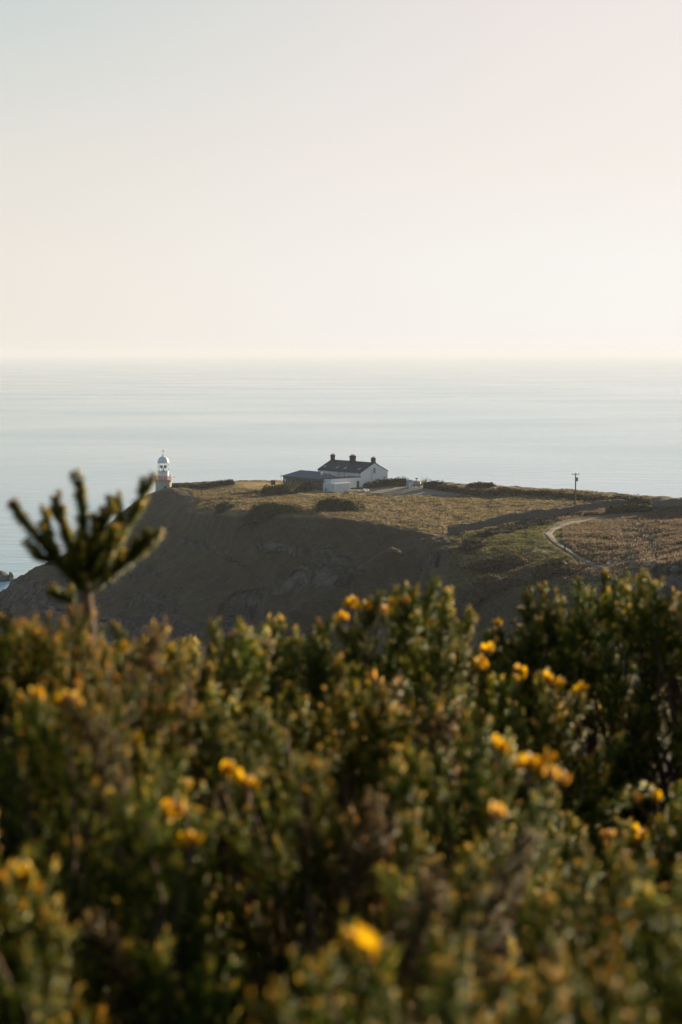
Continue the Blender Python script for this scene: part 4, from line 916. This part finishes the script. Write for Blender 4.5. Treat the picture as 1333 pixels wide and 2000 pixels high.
SPF = np.array([[0, 1, 3], [1, 2, 3], [2, 0, 3]])
def spine_faces(nv):
    b = np.arange(0, nv, 4)[:, None, None]; return (b + SPF[None]).reshape(-1, 3)
CG = np.array([.150, .185, .018]); CT = np.array([.90, .62, .11])
def proto_plume(seed, dens, sw, fat=1.0):
    """one upright leafy branch, about 0.22 m tall: a leader with many short spiny shoots fanning up round it"""
    R = np.random.RandomState(seed); vs, cs = [], []; H = .22
    bend = R.normal(0, .14, 2); tt = np.linspace(0, 1, 9); wob = R.normal(0, .006, (9, 2)); wob[0] = 0
    ax = np.stack([bend[0] * tt ** 2 * H + wob[:, 0], bend[1] * tt ** 2 * H + wob[:, 1], tt * H], -1)
    spiny(R, ax[3:], .0115, dens, vs, cs, CG, CT, sw, .22)
    nk = R.randint(26, 36); a0 = R.uniform(0, 6.28); side = R.uniform(.6, 1.25, 5)
    for k in range(nk):
        u = .10 + .84 * (k / nk) + R.uniform(-.03, .03); b = np.array([np.interp(u, tt, ax[:, j]) for j in range(3)]); a = a0 + k * 2.4 + R.uniform(-.5, .5)
        l = R.uniform(.030, .072) * (1.15 - u * .75) * side[int((a % 6.28) / 6.29 * 5)]
        h = np.array([math.cos(a), math.sin(a), 0]); z = np.array([0, 0, 1.0]); cv = R.uniform(.6, 1.05)
        P = np.array([b, b + h * l * .45 + z * l * .22, b + h * l * .74 * cv + z * l * .58, b + h * l * .84 * cv + z * l * .98])
        spiny(R, P, R.uniform(.0072, .0105) * fat, dens * R.uniform(.6, .95), vs, cs, CG, CT, sw, R.uniform(.12, .42))
    return np.concatenate(vs), np.concatenate(cs)
PNEAR = [proto_plume(i, 1250, .0012) for i in range(9)]
PFAR = [proto_plume(50 + i, 1000, .0016, 1.22) for i in range(9)]
ALL_TIPS = []      # (bush empty, tip position)
def rotmat(D, roll):
    """columns: local axes so that local z follows D"""
    D = D / np.linalg.norm(D, axis=1)[:, None]; h = np.stack([np.cos(roll), np.sin(roll), 0 * roll], -1)
    X = np.cross(h, D); X /= np.linalg.norm(X, axis=1)[:, None] + 1e-9; Y = np.cross(D, X); return np.stack([X, Y, D], -1)
def gorse_bush(px, pytop, d, r, label, seed, n=None, ry=None, dark=1.0, tall=.35, up=.9, spires=0, brown=0.0, group='gorse bushes on the near hillside'):
    R = np.random.RandomState(seed); top = at(px, pytop, d); ry = ry or r; gz = near_z(top.x, top.y); H = top.z - gz
    base = Vector((top.x, top.y, gz)); root = empty('gorse_bush', base, R.uniform(0, .01), label, 'gorse bush', group)
    # leaders scattered with a spacing over a lumpy dome, so that dark gaps open between them
    gap = .056 if d < 3 else .064; cand = R.uniform(-1, 1, (2600, 2)); cand = cand[(cand ** 2).sum(1) < 1]; keep = []
    for q in cand:
        w = q * np.array([r, ry])
        if all(((w - k_) ** 2).sum() > (gap * (1 + .8 * rr_)) ** 2 for k_, rr_ in keep): keep.append((w, R.uniform(0, 1) ** 2))
    W2 = np.array([k_[0] for k_ in keep]); n = len(W2); q2 = (W2[:, 0] / r) ** 2 + (W2[:, 1] / ry) ** 2
    lump = fbm(W2[:, 0] * 5 + seed * 3, W2[:, 1] * 5 + seed, 3, 3)
    ztop = H - tall * (1 - np.sqrt(np.clip(1 - q2 * .97, 0, 1))) - np.abs(R.normal(0, .035, n)) + np.minimum(lump, .05) * .22
    ztop += H - np.percentile(ztop, 86); sc = R.uniform(.75, 1.15, n); D = np.concatenate([W2 / np.array([r, ry]) * .42, np.ones((n, 1))], 1) + R.normal(0, .15, (n, 3)) * np.array([1, 1, 0])
    sp = R.choice(n, min(spires, n // 3), replace=False); sc[sp] *= R.uniform(1.05, 1.35, len(sp)); ztop[sp] += R.uniform(-.01, .03, len(sp))
    ztop = np.minimum(ztop, H + .02)
    dn_ = D / np.linalg.norm(D, axis=1)[:, None]; P = np.concatenate([W2, ztop[:, None]], 1) - dn_ * (.22 * sc)[:, None]
    # flanks below the crown
    nl = int(n * 1.0); th2 = R.uniform(0, 2 * np.pi, nl); zl_ = R.uniform(.05, max(H - tall - .12, .1), nl)
    Pl = np.stack([np.cos(th2) * r * R.uniform(.6, .95, nl), np.sin(th2) * ry * R.uniform(.6, .95, nl), zl_], -1); Dl = np.stack([np.cos(th2) * .5, np.sin(th2) * .5, np.ones(nl)], -1) + R.normal(0, .15, (nl, 3))
    P = np.concatenate([P, Pl]); D = np.concatenate([D, Dl]); sc = np.concatenate([sc, R.uniform(.8, 1.1, nl)])
    M3 = rotmat(D, R.uniform(0, 6.28, len(P))); prot = PNEAR if d < 3.0 else PFAR; vs, cs = [], []
    pid = R.randint(0, len(prot), len(P)); tint = R.normal(1, .2, (len(P), 1)) * np.ones((1, 3)); hue = R.normal(0, .08, len(P)); tint[:, 0] += hue + brown; tint[:, 2] -= hue * .5
    dead = R.uniform(0, 1, len(P)) < .04 + brown * .3
    dn = np.linalg.norm(D, axis=1)[:, None]
    for a in range(len(prot)):
        idx = np.nonzero(pid == a)[0]
        if len(idx) == 0: continue
        V, C = prot[a]; s3 = sc[idx][:, None, None]
        W_ = np.einsum('kij,vj->kvi', M3[idx], V) * s3 + P[idx][:, None, :]
        vs.append(W_.reshape(-1, 3)); cc = C[None] * np.clip(tint[idx][:, None, :], .4, 1.8)
        dd = dead[idx]; cc[dd] = cc[dd].mean(-1, keepdims=True) * np.array([1.35, .95, .45]); cs.append(cc.reshape(-1, 3))
    V = np.concatenate(vs); C = np.clip(np.concatenate(cs) * dark, .004, 1)
    mesh_np('foliage', V, [spine_faces(len(V))], M['gorse'], root, color=C)
    mb = MB(); nb = 16
    for i in range(nb):
        j = R.randint(0, n); e = P[j]; s0 = np.array([e[0] * .12, e[1] * .12, -.05]); mid = np.array([e[0] * .55, e[1] * .55, e[2] * .55]) + R.normal(0, .03, 3)
        mb.tube([s0, mid, e], [.011, .008, .005], 6)
    for j in R.choice(len(P), min(len(P), 160), replace=False):
        e = P[j]; q = e - np.array([e[0] * .3, e[1] * .3, .12]) + R.normal(0, .02, 3); q[2] = max(q[2], .0); mb.tube([q, e, e + D[j] / dn[j] * .17 * sc[j]], [.0045, .004, .002], 5)
    mb.build('branches', M['bark'], root)
    tips = P + D / dn * (.22 * sc)[:, None]; ALL_TIPS.append((root, tips[:n] + np.array(base), D[:n] / dn[:n]))
    return root
B = [
 (1190, 1140, 4.7, .36, 'gorse bush of crowded upright spires at the brow of the hill, under the rocky mound', 1, .32, dict(spires=70)),
 (1385, 1130, 4.5, .36, 'gorse bush at the brow cut by the frame edge', 2, .32, dict(spires=50)),
 (790, 1160, 3.9, .20, 'gorse bush with a cluster of yellow flowers on its topmost tip', 3, .22, dict(spires=22, tall=.32)),
 (908, 1215, 4.4, .10, 'narrow gorse spire standing alone against the dark cliff slope', 4, .10, dict(spires=10)),
 (1020, 1225, 4.6, .20, 'low gorse bush tucked left of the crowded upright spires', 5, .2, dict(spires=14)),
 (590, 1238, 3.7, .30, 'gorse bush below the dark rock cliff, right of the dead grass stalk', 6, .26, dict(spires=24)),
 (395, 1246, 3.4, .24, 'gorse bush under the arching dead grass stalk', 7, .24, dict(spires=16)),
 (240, 1243, 3.2, .22, 'gorse bush just behind the tall bare stemmed shoot', 8, .22, dict(spires=14, brown=.12)),
 (175, 1212, 2.86, .17, 'brown half dead gorse bush wrapped round the foot of the bare stem', 36, .10, dict(brown=.28, tall=.14)),
 (60, 1225, 2.9, .20, 'brownish gorse bush left of the tall bare stemmed shoot', 9, .2, dict(spires=12, brown=.18)),
 (-120, 1230, 2.9, .22, 'gorse bush beyond the frame edge behind the brownish one', 10, .22, dict()),
 (1060, 1340, 3.7, .21, 'arching gorse bush with single yellow flowers along its top', 11, .2, dict(spires=16)),
 (730, 1330, 3.3, .24, 'gorse bush in the centre of the picture with dead brown stems', 12, .22, dict(spires=14, brown=.1)),
 (915, 1420, 2.75, .15, 'tall gorse bush with orange dried buds on its crown', 13, .16, dict(spires=12)),
 (480, 1385, 2.8, .24, 'gorse bush carrying the brightest pale and yellow flower group', 14, .22, dict(spires=12)),
 (130, 1375, 2.4, .19, 'vivid green gorse bush in front of the bare stem', 15, .18, dict(spires=12)),
 (1045, 1525, 2.5, .10, 'small gorse bush topped by a bright yellow and orange cluster', 16, .12, dict(spires=6)),
 (700, 1520, 2.45, .19, 'gorse bush in the middle with many brown dead tips', 17, .18, dict(spires=8, brown=.15)),
 (300, 1575, 2.2, .12, 'shaded gorse bush with two yellow flowers on its left of centre tip', 18, .16, dict(spires=5)),
 (1240, 1660, 2.35, .14, 'gorse bush with one large yellow flower above a dark hollow', 19, .14, dict(spires=7, brown=.1)),
 (1130, 1640, 3.2, .20, 'deeply shaded gorse bush in the dark hollow', 20, .2, dict()),
 (1330, 1560, 3.3, .22, 'shaded gorse bush at the frame edge under the crowded spires', 21, .2, dict()),
 (850, 1660, 2.0, .17, 'pale green gorse bush in front of the tall one', 23, .16, dict(spires=8)),
 (20, 1720, 1.85, .08, 'gorse bush at the lower corner with one dull yellow flower', 24, .14, dict(spires=5)),
 (1080, 1800, 1.75, .15, 'gorse bush of brown tips at the bottom below the big flower', 25, .15, dict(spires=6, brown=.12)),
 (1330, 1800, 1.75, .14, 'sunlit gorse bush at the bottom corner of the picture', 26, .14, dict(spires=5)),
 (720, 1850, 1.55, .13, 'nearest gorse bush with a large blurred yellow flower', 27, .13, dict(spires=4)),
 (950, 1960, 1.4, .13, 'nearest gorse bush between the big flower and the corner', 30, .12, dict(spires=3)),
 (1250, 1990, 1.4, .12, 'nearest gorse bush at the very bottom right corner', 31, .12, dict()),
 (600, 2010, 1.3, .12, 'gorse bush just under the bottom edge of the picture', 32, .12, dict()),
 (300, 1262, 5.6, .30, 'far gorse bush at the brow behind the arching dead stalk', 40, .25, dict()),
 (560, 1262, 5.6, .32, 'far gorse bush at the brow below the rock face', 41, .25, dict()),
 (840, 1270, 5.9, .30, 'far gorse bush at the brow in the dip right of the topmost flowers', 42, .25, dict()),
 (1020, 1262, 5.7, .24, 'far gorse bush at the brow under the grassy ledge', 43, .25, dict()),
 (60, 1262, 5.4, .30, 'far gorse bush at the brow left of the bare stem', 44, .25, dict()),
 (1560, 1500, 3.2, .3, 'gorse bush beyond the frame edge past the shaded one', 33, .3, dict()),
 (-150, 1600, 2.1, .2, 'gorse bush beyond the frame edge past the vivid green one', 34, .2, dict()),
 (1560, 1800, 1.9, .2, 'gorse bush beyond the frame edge past the sunlit corner', 35, .2, dict()),
]
for px, pt, d, r, lab, sd, ry, kw in B: gorse_bush(px, pt, d, r, lab, sd, ry=ry, **kw)

def spread_beyond_frame():
    """the thicket carries on to both sides of the picture"""
    src = [r for r, _, _ in ALL_TIPS[:12]]; R = random.Random(12)
    spots = [(1.45, 4.6), (1.95, 4.9), (2.6, 4.7), (1.35, 3.7), (1.95, 3.8), (2.6, 3.6), (1.15, 2.9), (1.7, 2.9), (2.3, 2.7), (1.0, 2.0), (1.5, 2.0), (2.1, 1.8),
             (-1.35, 4.4), (-1.95, 4.7), (-2.6, 4.5), (-1.2, 3.5), (-1.8, 3.6), (-2.4, 3.4), (-1.05, 2.7), (-1.6, 2.7), (-.95, 1.9), (-1.5, 1.8), (2.3, 5.9), (-2.3, 6.0)]
    for i, (x, y) in enumerate(spots):
        a = src[[0, 5, 6, 1, 11, 7][i % 6]]; b = a.copy(); COL.objects.link(b); b.location = (x, y, near_z(x, y) - (.22 if x > 0 else .14)); b.rotation_euler = (0, 0, R.uniform(0, 6.28)); k = R.uniform(.95, 1.0); b.scale = (1.15, 1.15, k if y < 6 else .8)
        b['label'] = 'gorse bush of the thicket outside the picture'
        for ch in a.children: c = ch.copy(); COL.objects.link(c); c.parent = b

def tall_shoot():
    R = np.random.RandomState(77); d = 3.05; base = at(172, 1330, d); base.z -= .25
    root = empty('gorse_shoot', base, 0, 'tall gorse shoot fanning out from a bare brown stem against the sea', 'gorse branch')
    def Q(px, py, off=0.0): px, py = (168 + (px - 168) * .95, 1110 + (py - 1110) * .965 if py < 1110 else py); p = at(px, py, d + off); return np.array(p - base)
    mb = MB(); mb.tube([Q(175, 1480), Q(172, 1330), Q(172, 1240), Q(171, 1200), Q(167, 1160), Q(168, 1110)], [.016, .0155, .0145, .0135, .011, .006], 9)
    br = [([(166, 1158), (112, 1096), (66, 1045), (30, 1005)], -.05, .0150), ([(166, 1125), (134, 1060), (116, 1018), (104, 978)], .04, .0130), ([(168, 1118), (166, 1050), (163, 990), (161, 940)], 0, .0145),
          ([(185, 1085), (203, 1035), (213, 993)], -.06, .0115), ([(169, 1135), (222, 1075), (268, 1000), (300, 936)], .06, .0155), ([(172, 1160), (232, 1118), (270, 1082), (300, 1055)], -.03, .0150),
          ([(166, 1140), (148, 1090), (140, 1050)], .07, .0140), ([(170, 1130), (190, 1085), (230, 1050)], -.08, .0140), ([(166, 1130), (190, 1070), (196, 1030)], .03, .0135), ([(120, 1103), (92, 1052), (88, 1034)], 0, .0115),
          ([(150, 1185), (128, 1170), (100, 1165)], .02, .0085), ([(250, 1028), (236, 1000), (232, 985)], .03, .0110), ([(120, 1095), (84, 1096), (62, 1082)], -.04, .011), ([(165, 1160), (140, 1120), (150, 1080)], -.06, .015), ([(172, 1150), (205, 1110), (250, 1090)], .06, .014), ([(268, 1085), (290, 1078), (300, 1066)], .0, .011)]
    vs, cs = [], []
    for pts, off, rad in br:
        P = [Q(x, y, off * i / (len(pts) - 1)) for i, (x, y) in enumerate(pts)]
        t = np.linspace(0, 1, 14); k = np.linspace(0, 1, len(P)); P2 = np.stack([np.interp(t, k, [p[j] for p in P]) for j in range(3)], -1)
        for _ in range(2): P2[1:-1] = (P2[:-2] + 2 * P2[1:-1] + P2[2:]) / 4
        mb.tube(list(P2), list(np.linspace(.003, .0012, len(P2))), 6)
        spiny(R, P2, rad * R.uniform(.8, 1.0), 2700, vs, cs, CG * .9, CT * 1.0, .0013, .3)
        for j in range(2, 13):
            a = R.normal(0, 1, 3); a[2] = abs(a[2]) + .4; a /= np.linalg.norm(a); dirn = (P2[j + 1] - P2[j]); dirn /= np.linalg.norm(dirn); e = P2[j] + (a * .75 + dirn * .8) * R.uniform(.016, .036)
            spiny(R, np.array([P2[j], (P2[j] + e) / 2, e]), rad * .72, 3600, vs, cs, CG, CT, .0012, .5)
    spiny(R, np.array([Q(173, 1400), Q(172, 1330), Q(172, 1240), Q(171, 1200), Q(167, 1150)]), .021, 1500, vs, cs, CT * .35, CT * .3, .0014, .2)
    mb.build('stem', M['bark'], root, smooth=True); V = np.concatenate(vs); mesh_np('foliage', V, [spine_faces(len(V))], M['gorse'], root, color=np.clip(np.concatenate(cs), 0.004, 1))
tall_shoot()

# flowers: pea-flower of a standard, two wings and a keel in a furry calyx
def flower_mesh(mat, seed):
    R = np.random.RandomState(seed); V = []; Q = []
    def petal(w, l, curve, axis_rot, tilt, off):
        b = len(V); nu, nv = 6, 7
        for i in range(nu + 1):
            for j in range(nv + 1):
                a = i / nu; c = j / nv * 2 - 1; ww = w * math.sin(math.pi * min(1, .15 + a * .85)) ** .6; x = c * ww; z = a * l; y = curve * (c * c) * w + .25 * l * a * a
                ct, st = math.cos(tilt), math.sin(tilt); y2 = y * ct - z * st; z2 = y * st + z * ct; cr, sr = math.cos(axis_rot), math.sin(axis_rot)
                V.append((x * cr - y2 * sr, x * sr + y2 * cr, z2 + off))
        for i in range(nu):
            for j in range(nv): p = b + i * (nv + 1) + j; Q.append((p, p + 1, p + nv + 2, p + nv + 1))
    petal(.0068, .015, .35, 0, -.35, .004); petal(.0038, .013, 1.2, 2.2, .22, .004); petal(.0038, .013, 1.2, -2.2, .22, .004); petal(.0034, .013, 1.6, math.pi, .1, .004)
    m = mesh_np('flower', np.array(V), [np.array(Q)], mat, smooth=True, link=False); return m
fl = {'y': flower_mesh(M['petal'], 1), 'o': flower_mesh(M['petal_dry'], 2)}
cal = MB(); cal.lathe([(.001, -.003), (.0032, 0), (.0042, .004), (.0036, .008), (.0022, .010)], 10); cobj = cal.build('calyx', M['calyx']); cme = cobj.data; bpy.data.objects.remove(cobj)
FL = [(685, 1178, 'y', 3), (713, 1187, 'y', 2), (672, 1205, 'y', 2), (768, 1182, 'y', 2), (783, 1170, 'o', 2), (795, 1182, 'y', 4), (752, 1194, 'o', 2), (975, 1216, 'y', 1), (950, 1268, 'y', 2), (932, 1295, 'y', 2),
      (948, 1300, 'y', 1), (972, 1250, 'o', 1), (1022, 1318, 'y', 2), (1012, 1310, 'o', 1), (1070, 1322, 'y', 2), (1088, 1330, 'y', 1), (1127, 1347, 'y', 2), (735, 1322, 'o', 1), (72, 1362, 'y', 2), (125, 1368, 'y', 2), (113, 1442, 'y', 2),
      (262, 1450, 'y', 2), (138, 1515, 'o', 2), (443, 1502, 'y', 2), (475, 1520, 'y', 4), (503, 1505, 'y', 2), (527, 1512, 'o', 3), (328, 1588, 'y', 3), (363, 1580, 'o', 1), (358, 1640, 'y', 1), (383, 1640, 'y', 2),
      (42, 1725, 'y', 2), (960, 1410, 'o', 2), (968, 1455, 'y', 2), (1062, 1490, 'y', 3), (1032, 1495, 'y', 2), (1098, 1515, 'o', 2), (1078, 1557, 'y', 2), (992, 1525, 'o', 2), (970, 1570, 'o', 2), (1243, 1627, 'y', 3),
      (1235, 1553, 'o', 1), (1285, 1557, 'y', 1), (710, 1845, 'y', 4), (688, 1960, 'y', 2), (716, 1990, 'y', 3), (250, 1265, 'y', 1), 
      (1290, 1250, 'o', 1), (1010, 1690, 'y', 2), (1190, 1640, 'o', 2)]
twigs = {}
def place_flowers():
    R = np.random.RandomState(9); cnt = {}
    allp = [(i, j) for i, (rt, tp, dr) in enumerate(ALL_TIPS) for j in range(len(tp))]
    P = np.array([ALL_TIPS[i][1][j] for i, j in allp]); Y = P[:, 1] * CP - (P[:, 2] - EYE) * SP; Y = P[:, 1] * CP + (EYE - P[:, 2]) * SP
    up = P[:, 1] * SP + (P[:, 2] - EYE) * CP; fx = CX + F * P[:, 0] / Y; fy = 1000 - F * up / Y
    for px, py, kind, n in FL:
        dist = np.hypot(fx - px, fy - py); cand = int(np.argmin(np.where(dist < (34 if (dist < 34).any() else 90), P[:, 1] * 100 + dist * .35, 1e9)))
        i, j = allp[cand]; root = ALL_TIPS[i][0]
        tip = ALL_TIPS[i][1][j]; yy = tip[1] - (.02 if py < 1800 else .07); cen = np.array(at(px, py, yy)); base = np.array(root.location)
        tw = twigs.setdefault(root.name, (root, [])); tw[1].append((tip - ALL_TIPS[i][2][j] * .06, cen))
        for q in range(n + (kind == 'y')):
            o = bpy.data.objects.new('flower', fl[kind]); COL.objects.link(o); o.parent = root
            off = R.normal(0, .0055, 3) if n > 1 else np.zeros(3); p = cen + off - base - np.array([0, 0, .008]); o.location = p
            v = Vector((R.normal(0, .6), R.normal(-.3, .5), .9)); o.rotation_euler = v.to_track_quat('Z', 'Y').to_euler(); s = R.uniform(1.0, 1.35); o.scale = (s, s, s)
            if kind == 'o': o['label'] = 'faded orange flower'
            c = bpy.data.objects.new('calyx', cme); COL.objects.link(c); c.parent = o
    for name, (root, segs) in twigs.items():
        b = np.array(root.location)
        for s, e in segs: MB().tube([s - b, (s + e) / 2 - b, e - b + np.array([0, 0, -.006])], [.002, .0018, .0014], 5).build('flower_stalk', M['bark'], root)
spread_beyond_frame()
place_flowers()
def stalk():
    d = 3.0; b = at(398, 1262, d); root = empty('dead_grass_stalk', b, 0, 'thin arching stalk of dead grass above the gorse, left of centre', 'grass stalk')
    Q = lambda x, y, o=0: at(x, y, d + o) - b
    mb = MB(); mb.tube([Q(385, 1330), Q(398, 1262), Q(415, 1244), Q(440, 1238), (Q(462, 1236.5)), Q(485, 1240), Q(508, 1250), Q(533, 1264)], [.0012, .0012, .0011, .001, .0009, .0009, .0008, .0005], 5)
    mb.build('stem', M['straw'], root); m2 = MB(); R = random.Random(2)
    for k in range(26):
        x = 462 + k * 2.6; y = 1236.5 + ((k / 25) ** 1.5) * 25; m2.tube([Q(x, y), Q(x + 5, y - R.uniform(-1, 4), R.uniform(-.01, .01)), Q(x + 11, y + R.uniform(-2, 4), R.uniform(-.01, .01))], [.0007, .0009, .0003], 4)
    m2.build('seed_head', M['straw'], root)
stalk()

# ------------------------------------------------------------------ air
def haze():
    m = bpy.data.materials.new('sea_haze'); m.use_nodes = True; nt = m.node_tree; nt.nodes.remove(nt.nodes['Principled BSDF'])
    v = nt.nodes.new('ShaderNodeVolumePrincipled'); v.inputs['Color'].default_value = (.685, .72, .81, 1); v.inputs['Density'].default_value = .00008; v.inputs['Anisotropy'].default_value = .1
    nt.links.new(v.outputs[0], nt.nodes['Material Output'].inputs['Volume'])
    o = MB().box(-82000, 82000, -82000, 82000, -7, 112).build('haze', m); tag(o, 'thin sea haze', kind='stuff')
haze()
